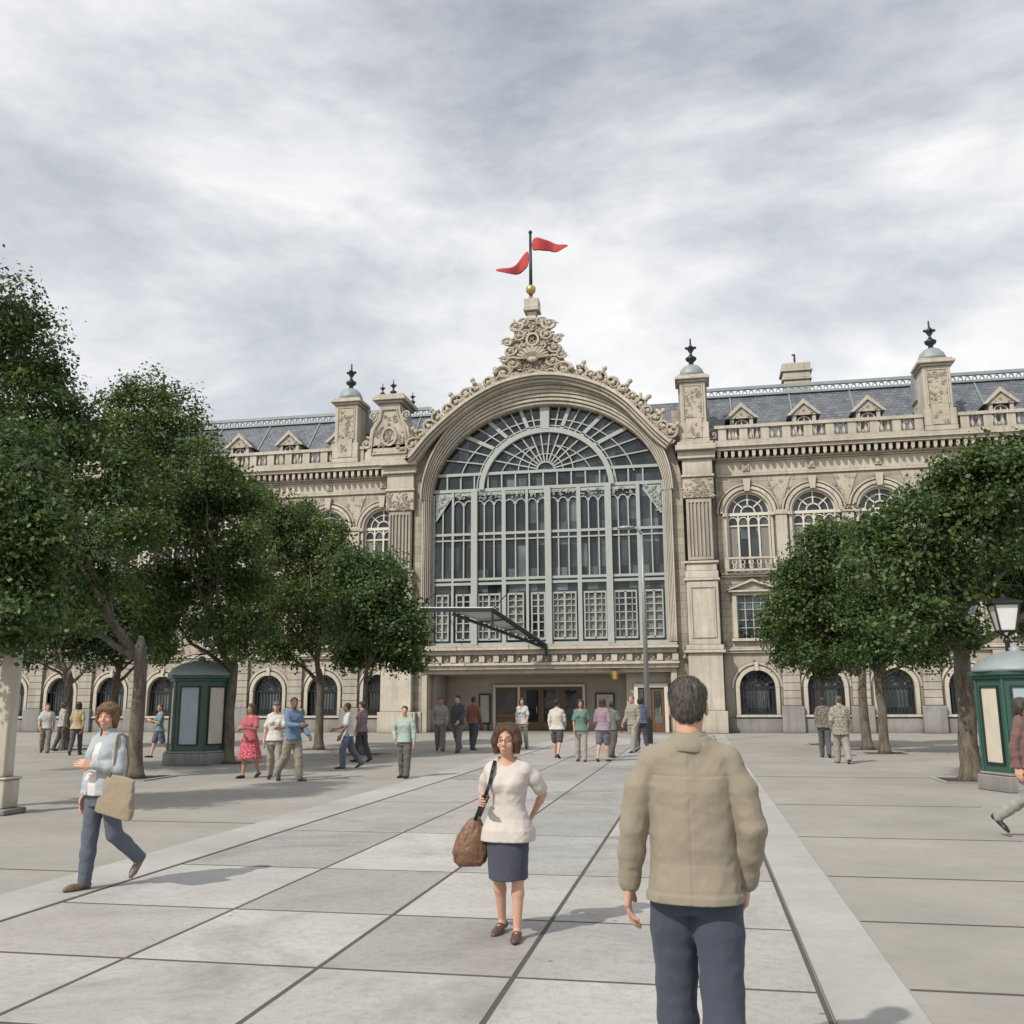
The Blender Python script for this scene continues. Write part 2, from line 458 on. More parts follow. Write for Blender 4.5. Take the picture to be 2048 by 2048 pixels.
# ------------------------------------------------------------------ station building
ST = empty('station_building', (-7.8, 50, 0), 0, 'ornate pale stone station building with huge arched glass front and slate mansard roofs', 'building')
ST_loc = Vector((-7.8, 50, 0))
class SB(MB):
    def build(s, name, mat, parent=None, **kw):
        # children of the Empty: shift to its local frame (parts of parts share the frame of the part)
        if parent is None:
            parent = ST
            s.v = [(x + 7.8, y - 50, z) for x, y, z in s.v]
        else:
            s.v = [(x + 7.8, y - 50, z) for x, y, z in s.v]
        return MB.build(s, name, mat, parent, **kw)
YW = 50.5      # wing wall face
YF = 50.0      # pavilion face
ACX = -7.8

def relief(mb, inside, bb, y, n, size, rnd):
    x0, x1, z0, z1 = bb; k = 0; tries = 0
    while k < n and tries < n * 20:
        tries += 1
        x, z = rnd.uniform(x0, x1), rnd.uniform(z0, z1)
        if not inside(x, z): continue
        k += 1
        t = rnd.random()
        if t < .4: mb.scroll(x, z, y - .03, size * rnd.uniform(.6, 1.1), size * .2, 1.3, rnd.uniform(0, 6.3), rnd.choice((-1, 1)), 10)
        elif t < .85: mb.leaf(x, z, y - .02, size * rnd.uniform(1.2, 2.2), size * .8, rnd.uniform(0, 6.3))
        else: mb.ball((x, y - .02, z), (size * .4, size * .35, size * .4), 6)

def arch_wall(mb, x0, x1, z0, z1, cx, r, zs, zb, y0, y1, rise=None, n=14):
    rise = rise or r
    mb.box(x0, cx - r, y0, y1, z0, z1); mb.box(cx + r, x1, y0, y1, z0, z1)
    if zb > z0: mb.box(cx - r, cx + r, y0, y1, z0, zb)
    for s in (-1, 1):
        poly = [(cx, z1), (cx + s * r, z1), (cx + s * r, zs)]
        for i in range(1, n + 1):
            t = math.pi / 2 * i / n; poly.append((cx + s * r * math.cos(t), zs + rise * math.sin(t)))
        mb.prism(poly, y0, y1)

bays_R = [2.95 + 3.33 * k for k in range(8)]
bays_L = [-17.2 - 3.25 * k for k in range(9)]
TUR_R, TUR_L = [12.7, 29.3], [-19.35]
wing = {-1: (SB(), SB()), 1: (SB(), SB())}
XL, XR = -47.5, 28.0
# wall strips per bay
def bay_bounds(bs, i, lo, hi):
    c = bs[i]
    a = lo if i == 0 else (bs[i - 1] + c) / 2
    b = hi if i == len(bs) - 1 else (bs[i + 1] + c) / 2
    return (min(a, b), max(a, b)) if bs[0] < bs[-1] else (min(b, a), max(b, a))
allb = []
for i, c in enumerate(bays_R): allb.append((c,) + bay_bounds(bays_R, i, 1.35, XR))
for i, c in enumerate(bays_L): allb.append((c,) + bay_bounds(bays_L, i, -15.2, XL))
mez_skip = []
for c, a, b in allb:
    w_wall, w_g = wing[1 if c > 0 else -1]
    arch_wall(w_g, a, b, 0, 4.0, c, .88, 2.25, .8, YW, YW + .5)
    # mezzanine
    mzw = .82
    w_wall.box(a, c - mzw, YW, YW + .5, 4.3, 8.0); w_wall.box(c + mzw, b, YW, YW + .5, 4.3, 8.0)
    w_wall.box(c - mzw, c + mzw, YW, YW + .5, 4.3, 4.75); w_wall.box(c - mzw, c + mzw, YW, YW + .5, 6.95, 8.0)
    arch_wall(w_wall, a, b, 8.2, 13.35, c, 1.12, 11.3, 8.25, YW, YW + .5)
    w_wall.box(a, b, YW, YW + .5, 13.35, 15.0)
for k_ in (-1, 1):
    wing[k_][1].build('ground_floor_wall', M['rust']); wing[k_][0].build('upper_wall', M['stone'])
# side and back walls, floor of the roofs
SB().box(XL, XL + .4, YW + .5, 68, 0, 15).build('side_wall', M['stone']); SB().box(XR - .4, XR, YW + .5, 68, 0, 15).build('side_wall', M['stone']); SB().box(XL, XR, 68, 68.4, 0, 15).build('back_wall', M['stone'])
# dark rooms behind the windows
M['dark'] = simple('dark interior', (.03, .03, .03), .9)
SB().box(XL + .4, -15.2, YW + 1.1, YW + 1.2, .02, 14.9).build('inner_wall', M['dark']); SB().box(1.35, XR - .4, YW + 1.1, YW + 1.2, .02, 14.9).build('inner_wall', M['dark'])

# string courses, cornice
def mould(x0, x1, yf, prof, name, mat='trim'):
    # prof: list of (projection, z0, z1)
    m = SB()
    for p, z0, z1 in prof: m.box(x0, x1, yf - p, yf + .1, z0, z1)
    return m.build(name, M[mat], bevel=.02)
for x0, x1 in ((XL, -15.25), (1.4, XR)):
    mould(x0, x1, YW, [(.16, 4.0, 4.12), (.24, 4.12, 4.22), (.12, 4.22, 4.3)], 'string_course')
    mould(x0, x1, YW, [(.18, 7.9, 8.02), (.28, 8.02, 8.14), (.1, 8.14, 8.2)], 'string_course')
    mould(x0, x1, YW, [(.10, 13.3, 13.42), (.04, 13.42, 14.1), (.14, 14.1, 14.2)], 'frieze')
    m = SB().box(x0, x1, YW - .28, YW + .1, 14.2, 14.28).box(x0, x1, YW - .62, YW + .1, 14.62, 14.8).box(x0, x1, YW - .74, YW + .1, 14.8, 14.9).box(x0, x1, YW - .66, YW + .4, 14.9, 15.06)
    x = x0 + .1
    while x < x1 - .1:
        m.box(x, x + .17, YW - .55, YW, 14.3, 14.6); m.ball((x + .085, YW - .5, 14.28), (.08, .1, .09), 5); x += .36
    m.build('cornice', M['trim'])
    # parapet balustrade
    m = SB(); m.box(x0, x1, YW - .48, YW - .12, 15.06, 15.2); m.box(x0, x1, YW - .5, YW - .1, 15.85, 16.02)
    x = x0 + .2
    while x < x1 - .3:
        m.box(x, x + .42, YW - .44, YW - .16, 15.2, 15.85)
        x += 1.1
    x = x0 + .2
    while x < x1 - .3:
        for k in (0, 1):
            cx_ = x + .42 + .34 * (k + .5)
            m.lathe(cx_, YW - .3, [(.06, 15.2), (.11, 15.32), (.12, 15.42), (.06, 15.6), (.055, 15.72), (.1, 15.85)], 6)
        x += 1.1
    m.build('balustrade', M['trim'])
# ground piers (rusticated) and plinth
edges = sorted(set([round((a), 3) for c, a, b in allb] + [round(b, 3) for c, a, b in allb]))
for e in edges:
    if -15.6 < e < 1.6: continue
    m = SB()
    for k in range(7):
        m.box(e - .42, e + .42, YW - .2, YW + .02, 1.34 + .38 * k + .015, 1.34 + .38 * (k + 1) - .015)
    m.box(e - .38, e + .38, YW - .16, YW + .02, 1.3, 4.0)
    m.build('rusticated_pier', M['rust'])
    SB().box(e - .55, e + .55, YW - .32, YW + .02, 0, 1.32).build('pier_base', M['plinth'], bevel=.03)
    SB().box(e - .3, e + .3, YW - .14, YW + .02, 8.5, 11.15).box(e - .36, e + .36, YW - .2, YW + .02, 8.2, 8.5).box(e - .36, e + .36, YW - .2, YW + .02, 11.15, 11.4).build('pilaster', M['trim'], bevel=.02)
    m = SB()
    m.prism([(e - .6, 13.2), (e + .6, 13.2), (e, 11.5)], YW - .04, YW + .02)
    relief(m, lambda x, z, e=e: abs(x - e) < .12 + (z - 11.5) * .33 and z < 13.2, (e - .75, e + .75, 11.6, 13.15), YW, 26, .13, random.Random(int(e * 10)))
    m.build('spandrel_carving', M['orn'])
for c, a, b in allb:
    SB().box(a + .1, b - .1, YW - .12, YW + .01, 0, .72).build('plinth', M['plinth'])
    m = SB(); m.box(c - .17, c + .17, YW - .12, YW - .03, 13.6, 13.94); m.ball((c, YW - .13, 13.77), (.12, .07, .12), 8)
    m.build('frieze_rosette', M['orn'])

# window prototypes, copied along the wings
def ground_window():
    w = SB()
    w.ring(0, 2.25, .88, .88, 1.08, 1.08, YW - .1, YW + .3, n=20); w.ring(0, 2.25, 1.14, 1.14, 1.27, 1.27, YW - .07, YW + .05, n=20)
    for s in (-1, 1): w.box(s * .88, s * 1.08, YW - .1, YW + .3, .9, 2.25)
    w.box(-1.12, 1.12, YW - .2, YW + .3, .78, .9); w.box(-.1, .1, YW - .16, YW + .1, 3.1, 3.5)
    return w
def build_local(mb, name, mat, parent, **kw):
    return MB.build(mb, name, mat, parent, **kw)
def shifted(mb): return mb
def make_ground_window(parent_loc):
    w = MB(); Y = 0.0
    w.ring(0, 2.25, .88, .88, 1.08, 1.08, Y - .1, Y + .3, n=20); w.ring(0, 2.25, 1.16, 1.16, 1.28, 1.28, Y - .06, Y + .05, n=20)
    for s in (-1, 1): w.box(s * .88, s * 1.08, Y - .1, Y + .3, .9, 2.25)
    w.box(-1.12, 1.12, Y - .2, Y + .3, .78, .9); w.box(-.1, .1, Y - .16, Y + .1, 3.1, 3.56)
    o = w.build('window', M['trim'], ST, bevel=.012, loc=parent_loc)
    f = MB()
    f.box(-.88, .88, Y + .2, Y + .28, 2.2, 2.32); f.box(-.88, .88, Y + .2, Y + .28, .9, 1.0)
    for s in (-1, 1): f.box(s * .80, s * .88, Y + .2, Y + .28, 1.0, 2.2)
    for i in range(9):
        x = -.72 + i * .18; f.box(x - .022, x + .022, Y + .14, Y + .19, 1.0, 2.2)
    for i in range(7):
        t = math.pi * (i + 1) / 8; f.bar((.2 * math.cos(t), 2.3 + .2 * math.sin(t)), (.87 * math.cos(t), 2.3 + .82 * math.sin(t)), .035, Y + .15, Y + .2)
    for i in range(8):
        t = math.pi * (i + .5) / 8; f.scroll(.62 * math.cos(t), 2.3 + .58 * math.sin(t), Y + .17, .1, .018, 1.2, t, 1, 8)
    f.ring(0, 2.28, .38, .36, .42, .4, Y + .15, Y + .2, n=12)
    f.build('grille', M['iron'], o)
    g_ = MB(); g_.box(-.88, .88, Y + .3, Y + .33, .9, 2.25)
    poly = [(.88 * math.cos(math.pi * i / 16), 2.25 + .88 * math.sin(math.pi * i / 16)) for i in range(17)]
    g_.prism(poly, Y + .3, Y + .33); g_.build('pane', M['glass'], o)
    return o
def make_mezz_window(loc):
    w = MB(); Y = 0
    for s in (-1, 1): w.box(s * .82, s * 1.05, Y - .12, Y + .2, 4.75, 6.95)
    w.box(-1.05, 1.05, Y - .12, Y + .2, 6.95, 7.12); w.box(-1.22, 1.22, Y - .3, Y + .05, 7.12, 7.22)
    w.prism([(-1.25, 7.225), (1.25, 7.225), (0, 7.7)], Y - .14, Y)
    w.prism([(-1.34, 7.225), (-1.16, 7.225), (0, 7.66), (1.16, 7.225), (1.34, 7.225), (0, 7.8)], Y - .34, Y - .14)
    w.box(-1.15, 1.15, Y - .22, Y + .2, 4.6, 4.74)
    o = w.build('window', M['trim'], ST, bevel=.015, loc=loc)
    f = MB()
    for x in (-.8, -.4, 0, .4, .8): f.box(x - .03, x + .03, Y + .14, Y + .2, 4.76, 6.94)
    for z in (5.3, 5.7, 6.25, 6.6): f.box(-.8, .8, Y + .15, Y + .19, z - .022, z + .022)
    for s in (-1, 1): f.box(s * .76, s * .82, Y + .1, Y + .22, 4.76, 6.94)
    f.build('frame', M['frame'], o)
    g_ = MB(); r_ = random.Random(5)
    for i in range(8):
        for j in range(2): g_.scroll(-.7 + i * .2, 4.9 + j * .2, Y - .06, .095, .02, 1.3, r_.uniform(0, 6), r_.choice((-1, 1)), 8)
    g_.box(-.85, .85, Y - .1, Y - .04, 5.12, 5.16)
    g_.build('window_guard', M['iron'], o)
    MB().box(-.82, .82, Y + .22, Y + .24, 4.75, 6.95).build('pane', M['glass'], o)
    return o
def make_arch_window(loc):
    w = MB(); Y = 0
    w.ring(0, 11.3, 1.12, 1.12, 1.26, 1.26, Y - .08, Y + .3, n=24); w.ring(0, 11.3, 1.27, 1.27, 1.44, 1.44, Y - .16, Y + .1, n=24); w.ring(0, 11.3, 1.52, 1.52, 1.62, 1.62, Y - .08, Y + .05, n=24)
    for s in (-1, 1):
        w.box(s * 1.12, s * 1.26, Y - .08, Y + .3, 8.3, 11.3); w.box(s * 1.1, s * 1.32, Y - .2, Y + .1, 11.12, 11.3)
    w.prism([(-.13, 12.45), (.13, 12.45), (.2, 13.12), (-.2, 13.12)], Y - .26, Y + .1)
    o = w.build('window', M['trim'], ST, bevel=.012, loc=loc)
    f = MB()
    f.box(-1.12, 1.12, Y + .16, Y + .28, 11.2, 11.36)
    for x in (-1.06, -.53, 0, .53, 1.06): f.box(x - .045, x + .045, Y + .18, Y + .26, 8.3, 11.2)
    f.box(-1.12, 1.12, Y + .19, Y + .25, 10.62, 10.7)
    for k in range(4):
        cx_ = -.795 + .53 * k; f.ring(cx_, 10.9, .2, .2, .25, .25, Y + .19, Y + .25, n=10)
    for t in (45, 90, 135): f.bar((.35 * math.cos(R(t)), 11.36 + .35 * math.sin(R(t))), (1.1 * math.cos(R(t)), 11.36 + 1.02 * math.sin(R(t))), .07, Y + .18, Y + .26)
    f.ring(0, 11.36, .32, .32, .39, .39, Y + .18, Y + .26, n=12); f.ring(0, 11.34, .72, .7, .77, .75, Y + .19, Y + .25, n=18)
    f.ring(0, 11.3, 1.04, 1.04, 1.12, 1.12, Y + .17, Y + .28, n=20)
    f.build('frame', M['white_frame'], o)
    b = MB(); b.box(-1.3, 1.3, Y - .42, Y - .28, 8.2, 8.3); b.box(-1.3, 1.3, Y - .44, Y - .26, 8.82, 8.92)
    for k in range(5): b.ring(-.84 + .42 * k, 8.66, .08, .1, .14, .16, Y - .39, Y - .33, 0, 2 * math.pi, 12); b.ring(-.84 + .42 * k, 8.42, .05, .07, .1, .12, Y - .39, Y - .33, 0, 2 * math.pi, 10)
    for x in (-1.22, 1.22): b.box(x - .1, x + .1, Y - .43, Y - .27, 8.3, 8.82)
    b.build('balcony_rail', M['trim'], o)
    g_ = MB(); g_.box(-1.12, 1.12, Y + .3, Y + .33, 8.3, 11.3)
    poly = [(1.12 * math.cos(math.pi * i / 16), 11.3 + 1.12 * math.sin(math.pi * i / 16)) for i in range(17)]
    g_.prism(poly, Y + .3, Y + .33); g_.build('pane', M['glass'], o)
    c_ = MB()
    for s in (-1, 1):
        pts = [(s * (.95 - .04 * math.sin(k * 1.7)), 8.35 + k * .24) for k in range(11)]
        c_.prism([(s * 1.05, 8.32), (s * .5, 8.32), (s * .62, 9.6), (s * .36, 10.6), (s * 1.05, 10.6)], Y + .27, Y + .295)
    c_.build('curtain', M['curtain'], o)
    return o
def dormer(loc):
    w = MB()
    w.box(-.62, -.42, -.1, 1.6, 0, 1.15).box(.42, .62, -.1, 1.6, 0, 1.15).box(-.42, .42, -.06, .1, 0, .18)
    w.prism([(-.84, 1.15), (.84, 1.15), (0, 1.92)], -.16, -.02)
    w.prism([(-.95, 1.11), (-.72, 1.151), (0, 1.79), (.72, 1.151), (.95, 1.11), (0, 2.06)], -.26, -.162)
    r_ = random.Random(9); relief(w, lambda x, z: z > 1.2 and abs(x) < .55 - (z - 1.2) * .8, (-.5, .5, 1.2, 1.7), -.16, 8, .08, r_)
    o = w.build('dormer', M['trim'], ST, loc=loc)
    MB().prism([(-.88, 1.14), (.88, 1.14), (0, 1.95)], -.018, 2.4).build('dormer_roof', M['slate'], o)
    f = MB().box(-.42, .42, .08, .12, .18, 1.148); f.build('pane', M['glass'], o)
    f = MB().box(-.03, .03, .02, .078, .18, 1.148).box(-.42, .42, .03, .077, .62, .67); f.ring(0, .75, .32, .32, .38, .38, .025, .076, n=10)
    f.build('frame', M['white_frame'], o)
    return o
gw = mw = aw = dw = None
for i, (c, a, b) in enumerate(allb):
    L = (c + 7.8, YW - 50, 0)
    if gw is None: gw = make_ground_window(L); mw = make_mezz_window(L); aw = make_arch_window(L); dw = dormer((c + 7.8, 2.0, 15.75))
    else:
        for p in (gw, mw, aw, dw):
            q = copy_tree(p, ST); q.location = L if p is not dw else (c + 7.8, 2.0, 15.75)

# mansard roofs: seams and ridge
def mansard(x0, x1):
    m = SB(); m.prismx([(YW + .2, 15.06), (YW + .9, 15.3), (YW + 1.2, 15.5), (54.6, 19.0), (63.5, 19.0), (68.2, 15.1)], x0, x1)
    r_ = m.build('roof', M['slate'])
    m = SB(); m.box(x0, x1, 54.45, 54.75, 19.0, 19.12); m.box(x0, x1, 54.5, 54.7, 19.42, 19.6)
    x = x0 + .1
    while x < x1 - .2:
        m.ring(x + .17, 19.12, .1, .22, .15, .3, 54.55, 54.65, n=6); x += .38
    m.build('ridge_cresting', M['zinc'], r_)
    m = SB(); x = x0 + 1.3
    while x < x1:
        m.tube([(x, YW + 1.17, 15.53), (x, 54.57, 19.02)], .045, 4); x += 3.33
    m.build('roof_seam', M['zinc'], r_)
mansard(1.2, XR); mansard(XL, -15.6)
# solid mass behind the arch so the wings meet it
SB().box(-15.2, -14.75, YF + .02, 67.9, 0, 15.0).build('pavilion_side_wall', M['stone'])
m = SB(); m.box(-.85, 1.34, YW + .1, 67.9, 0, 15.0); m.box(-.85, 1.19, YW + .1, 67.9, 15.0, 17.2)
m.build('pavilion_side_wall', M['stone'])
m = SB(); m.prismx([(53.0, 16.6), (54.6, 18.9), (63.5, 18.9), (66, 16.6)], -15.6, 1.2)
m.build('roof', M['slate'])

# chimney on the right ridge
cx_ = 6.45
m = SB().box(cx_ - .75, cx_ + .75, 55.4, 56.6, 18.9, 20.1).box(cx_ - .85, cx_ + .85, 55.3, 56.7, 20.1, 20.22).box(cx_ - .78, cx_ + .78, 55.35, 56.65, 20.22, 20.6).box(cx_ - .9, cx_ + .9, 55.25, 56.75, 20.6, 20.75).box(cx_ - .8, cx_ + .8, 55.35, 56.65, 20.75, 21.15)
c0 = m.build('chimney', M['trim'], bevel=.03)
SB().tube([(cx_, 56, 21.1), (cx_, 56, 21.9)], .06, 6).tube([(cx_ - .15, 56, 21.85), (cx_ + .05, 56, 21.85)], .05, 5).build('chimney_pot', M['iron'], c0)

# turrets
def finial(mb, x, y, z, s=1.0):
    mb.lathe(x, y, [(.16 * s, z), (.12 * s, z + .15 * s), (.3 * s, z + .3 * s), (.33 * s, z + .42 * s), (.14 * s, z + .55 * s), (.06 * s, z + .7 * s), (.2 * s, z + .95 * s), (.24 * s, z + 1.05 * s), (.06 * s, z + 1.2 * s), (.045 * s, z + 1.6 * s), (.01, z + 1.65 * s)], 10)
    for k in range(4):
        a = k * math.pi / 2; mb.ball((x + .25 * s * math.cos(a), y + .25 * s * math.sin(a), z + 1.05 * s), .09 * s, 6)
def turret(cx, label=None, back=2.6, side=0):
    rnd = random.Random(int(cx * 10) + 99)
    y0 = YW - .55; w = .68
    m = SB(); m.box(cx - w - .12, cx + w + .12, y0 - .1, y0 + back, 15.07, 15.35); m.box(cx - w, cx + w, y0, y0 + back, 15.35, 18.55)
    m.box(cx - w - .1, cx + w + .1, y0 - .08, y0 + .5, 15.35, 16.25)
    m.box(cx - w - .1, cx + w + .1, y0 - .1, y0 + 1.45, 18.55, 18.68); m.box(cx - w - .24, cx + w + .24, y0 - .24, y0 + 1.5, 18.68, 18.84); m.box(cx - w - .12, cx + w + .12, y0 - .12, y0 + 1.45, 18.84, 18.96)
    for s in (-1, 1):   # raised frame round the panel
        m.box(cx + s * .46, cx + s * .54, y0 - .05, y0 + .01, 16.45, 18.4)
    m.box(cx - .54, cx + .54, y0 - .05, y0 + .01, 18.32, 18.4)
    t = m.build('turret', M['trim'], bevel=.025)
    # quarter round roof that falls to the back
    m = SB(); pts = [(y0 + 1.46, 18.56)]
    for i in range(9):
        a = math.pi / 2 * (1 - i / 8); pts.append((y0 + 1.46 + (back - 1.4) * math.cos(a), 17.2 + 1.7 * math.sin(a)))
    pts.append((y0 + 1.46, 17.2)); m.prismx(pts[1:], cx - w - .1, cx + w + .1)
    m.build('turret_back', M['zinc'], t)
    m = SB(); m.box(cx - .44, cx + .44, y0 - .02, y0 - .004, 16.47, 18.3); m.box(cx - .42, cx + .42, y0 - .11, y0 - .01, 15.4, 16.47); relief(m, lambda x, z: abs(x - cx) < .42, (cx - .42, cx + .42, 16.5, 18.25), y0, 44, .12, rnd)
    relief(m, lambda x, z: (x - cx) ** 2 + (z - 15.8) ** 2 < .16, (cx - .4, cx + .4, 15.4, 16.2), y0 - .09, 16, .1, rnd)
    m.build('turret_panel', M['orn'], t)
    for s in (-1, 1): SB().scroll(cx + s * (w + .3), 15.6, y0 + .3, .3, .08, 1.3, math.pi / 2, s).build('turret_scroll', M['orn'], t)
    m = SB(); m.lathe(cx, y0 + .62, [(.72, 18.96), (.7, 19.15), (.6, 19.4), (.42, 19.6), (.2, 19.7), (.1, 19.75)], 20)
    m.build('turret_dome', M['zinc'], t, smooth=True)
    m = SB(); finial(m, cx, y0 + .62, 19.72, .95); m.build('finial', M['iron'], t, smooth=True)
for c_ in (.35, 12.75, 25.2, -19.35, -31.5): turret(c_)

# bell gable left of the arch
def gable():
    y0 = YW - .5; cx = -16.75; rnd = random.Random(77)
    m = SB()
    half = [(1.45, 15.07), (1.45, 15.6), (1.25, 15.8), (1.2, 16.5), (1.12, 17.0), (.8, 17.5), (.62, 18.0), (.6, 18.5)]
    poly = [(cx + x, z) for x, z in half] + [(cx - x, z) for x, z in reversed(half)]
    m.prism(poly, y0, y0 + 2.2)
    m.box(cx - .78, cx + .78, y0 - .14, y0 + 2.3, 18.5, 18.64); m.box(cx - .98, cx + .98, y0 - .3, y0 + 2.4, 18.64, 18.86); m.box(cx - .86, cx + .86, y0 - .2, y0 + 2.3, 18.86, 19.0)
    o = m.build('gable', M['trim'], bevel=.02)
    m = SB()
    inner = [(1.05, 15.5), (1.0, 16.5), (.9, 16.95), (.55, 17.5), (.42, 18.1)]
    pl = [(cx + x, z) for x, z in inner] + [(cx - x, z) for x, z in reversed(inner)]
    m.tube([(x, y0 - .04, z) for x, z in pl + [pl[0]]], .06, 5)
    relief(m, lambda x, z: abs(x - cx) < np.interp(z, [15.5, 16.5, 17.5, 18], [.95, .9, .45, .3]), (cx - 1, cx + 1, 15.5, 18), y0, 60, .14, rnd)
    m.ring(cx, 16.5, .35, .45, .48, .58, y0 - .1, y0, 0, 2 * math.pi, 20)
    for s in (-1, 1):
        m.scroll(cx + s * 1.35, 16.15, y0 + .05, .38, .1, 1.5, math.pi / 2, s); m.scroll(cx + s * 1.0, 17.75, y0 + .05, .3, .08, 1.5, -math.pi / 2, -s)
    m.build('gable_carving', M['orn'], o)
    m = SB(); finial(m, cx - .55, y0 + .3, 19.0, .5); finial(m, cx + .1, y0 + .3, 19.0, .62); finial(m, cx + .75, y0 + 2.0, 18.95, .5)
    m.build('finial', M['iron'], o, smooth=True)
gable()

# ---------------- pavilion with the great arch
# front wall round the glass
Ai, Bi, Zc = 6.42, 5.2, 12.6       # inner opening half ellipse
def ell(a, b, t): return (ACX + a * math.cos(t), Zc + b * math.sin(t))
m = SB()
for s in (-1, 1):
    x_in, x_out = ACX + s * Ai, ACX + s * 7.4
    m.box(x_in, x_out, YF, YF + .7, 0, Zc)
    n = 20
    top = []
    for i in range(n):
        t0, t1 = math.pi / 2 * i / n, math.pi / 2 * (i + 1) / n
        p0 = (ACX + s * Ai * math.cos(t0), Zc + Bi * math.sin(t0)); p1 = (ACX + s * Ai * math.cos(t1), Zc + Bi * math.sin(t1))
        q0 = (ACX + s * 7.4 * math.cos(t0) ** .9 if i else ACX + s * 7.4, Zc + 6.6 * math.sin(t0)); q1 = (ACX + s * 7.4 * max(0, math.cos(t1)) ** .9, Zc + 6.6 * math.sin(t1))
        m.prism([p0, q0, q1, p1], YF, YF + .7)
m.build('arch_wall', M['stone'])
m = SB()
spec = [(6.44, 5.24, 6.51, 5.4, .06), (6.52, 5.42, 6.59, 5.6, .16), (6.60, 5.62, 6.67, 5.8, .24), (6.68, 5.82, 6.75, 6.0, .32), (6.76, 6.02, 6.84, 6.22, .4), (6.85, 6.24, 6.93, 6.46, .5)]
for a0, b0, a1, b1, pr in spec:
    m.ring(ACX, Zc, a0, b0, a1, b1, YF - pr, YF + .1, 0, math.pi, 56)
for s in (-1, 1):
    for a0, b0, a1, b1, pr in spec[:5]:
        m.box(ACX + s * a0, ACX + s * a1, YF - min(pr, .35), YF + .1, 4.6, Zc)
m.build('archivolt', M['trim'], bevel=.02)
# hood mould that sweeps into the cornices
hood = [(-15.35, 15.05), (-15.2, 15.15), (-14.3, 16.2), (-13.12, 17.26), (-11.9, 18.15), (-10.51, 18.85), (-9.3, 19.2), (-7.9, 19.35), (-6.3, 19.15), (-4.54, 18.5), (-3.3, 17.65), (-2.4, 16.68), (-1.6, 15.75), (-1.03, 15.19), (-.9, 15.06)]
def smooth_pts(p, k=3):
    out = []
    for i in range(len(p) - 1):
        a = p[max(i - 1, 0)]; b = p[i]; c = p[i + 1]; d_ = p[min(i + 2, len(p) - 1)]
        for j in range(k):
            t = j / k
            out.append(tuple(.5 * (2 * b[q] + (c[q] - a[q]) * t + (2 * a[q] - 5 * b[q] + 4 * c[q] - d_[q]) * t * t + (3 * b[q] - a[q] - 3 * c[q] + d_[q]) * t ** 3) for q in (0, 1)))
    out.append(p[-1]); return out
hp = smooth_pts(hood, 7)
m = SB()
for (off, th, pr) in ((-.42, .14, .7), (-.26, .12, .85), (-.12, .16, 1.0)):
    for i in range(len(hp) - 1):
        P0, P1 = hp[i], hp[i + 1]
        def nrm(j):
            a, b = hp[max(j - 1, 0)], hp[min(j + 1, len(hp) - 1)]
            dx, dz = b[0] - a[0], b[1] - a[1]; L = math.hypot(dx, dz); return (-dz / L, dx / L)
        n0, n1_ = nrm(i), nrm(i + 1)
        m.prism([(P0[0] + n0[0] * off, P0[1] + n0[1] * off), (P1[0] + n1_[0] * off, P1[1] + n1_[1] * off), (P1[0] + n1_[0] * (off + th), P1[1] + n1_[1] * (off + th)), (P0[0] + n0[0] * (off + th), P0[1] + n0[1] * (off + th))], YF - pr, YF + .7)
m.build('hood_mould', M['trim'])
m = SB()      # fill between archivolt and hood, below the hood at the flanks
lower = [(ACX + 7.0 * math.cos(math.pi * (1 - i / 40)), Zc + 6.15 * math.sin(math.pi * (1 - i / 40))) for i in range(41)]
for i in range(len(hp) - 1):
    x0, x1 = hp[i][0], hp[i + 1][0]
    def lo(x):
        u = (x - ACX) / 7.0
        return Zc + 6.15 * math.sqrt(max(0, 1 - u * u)) if abs(u) < 1 else Zc
    m.prism([(x0, lo(x0)), (x1, lo(x1)), (x1, hp[i + 1][1] - .25), (x0, hp[i][1] - .25)], YF + .004, YF + .65)
m.build('arch_wall', M['trim'])
# cresting of scrolls along the hood
rnd = random.Random(21); right_side = False; kn_ = 0
m = SB(); L = 0; last = None; acc = 0
for i in range(1, len(hp)):
    x, z = hp[i]; px_, pz_ = hp[i - 1]; seg = math.hypot(x - px_, z - pz_); acc += seg
    if acc < .52: continue
    acc = 0
    if abs(x - (-8.3)) < 1.7: continue
    if x > -8.3 and not right_side: m.build('scroll_cresting', M['orn'], smooth=True); m = SB(); right_side = True
    a, b = hp[i - 1], hp[min(i + 1, len(hp) - 1)]
    dx, dz = b[0] - a[0], b[1] - a[1]; q = math.hypot(dx, dz); nx, nz = -dz / q, dx / q
    y = YF - .35
    m.scroll(x + nx * .46, z + nz * .46, y, .44, .1, 1.4, rnd.uniform(0, 6), 1 if x < ACX else -1, 14)
    m.ball((x + nx * .46, y, z + nz * .46), .16, 6)
    m.scroll(x + nx * .15 + dx / q * .32, z + nz * .15 + dz / q * .32, y, .2, .07, 1.2, 0, -1, 10)
    kn_ += 1
    if kn_ % 2 == 0: m.tube([(x + nx * .7, y, z + nz * .7), (x + nx * 1.02, y, z + nz * 1.02)], [.16, .09], 5); m.ball((x + nx * 1.05, y, z + nz * 1.05), .15, 6)
    for k in range(4): m.leaf(x + nx * .3, z + nz * .3, y - .02, .5, .22, rnd.uniform(0, 6.3))
    m.bar((x - dx / q * .3 + nx * .3, z - dz / q * .3 + nz * .3), (x + dx / q * .3 + nx * .3, z + dz / q * .3 + nz * .3), .78, y + .05, y + .3)
m.build('scroll_cresting', M['orn'], smooth=True)
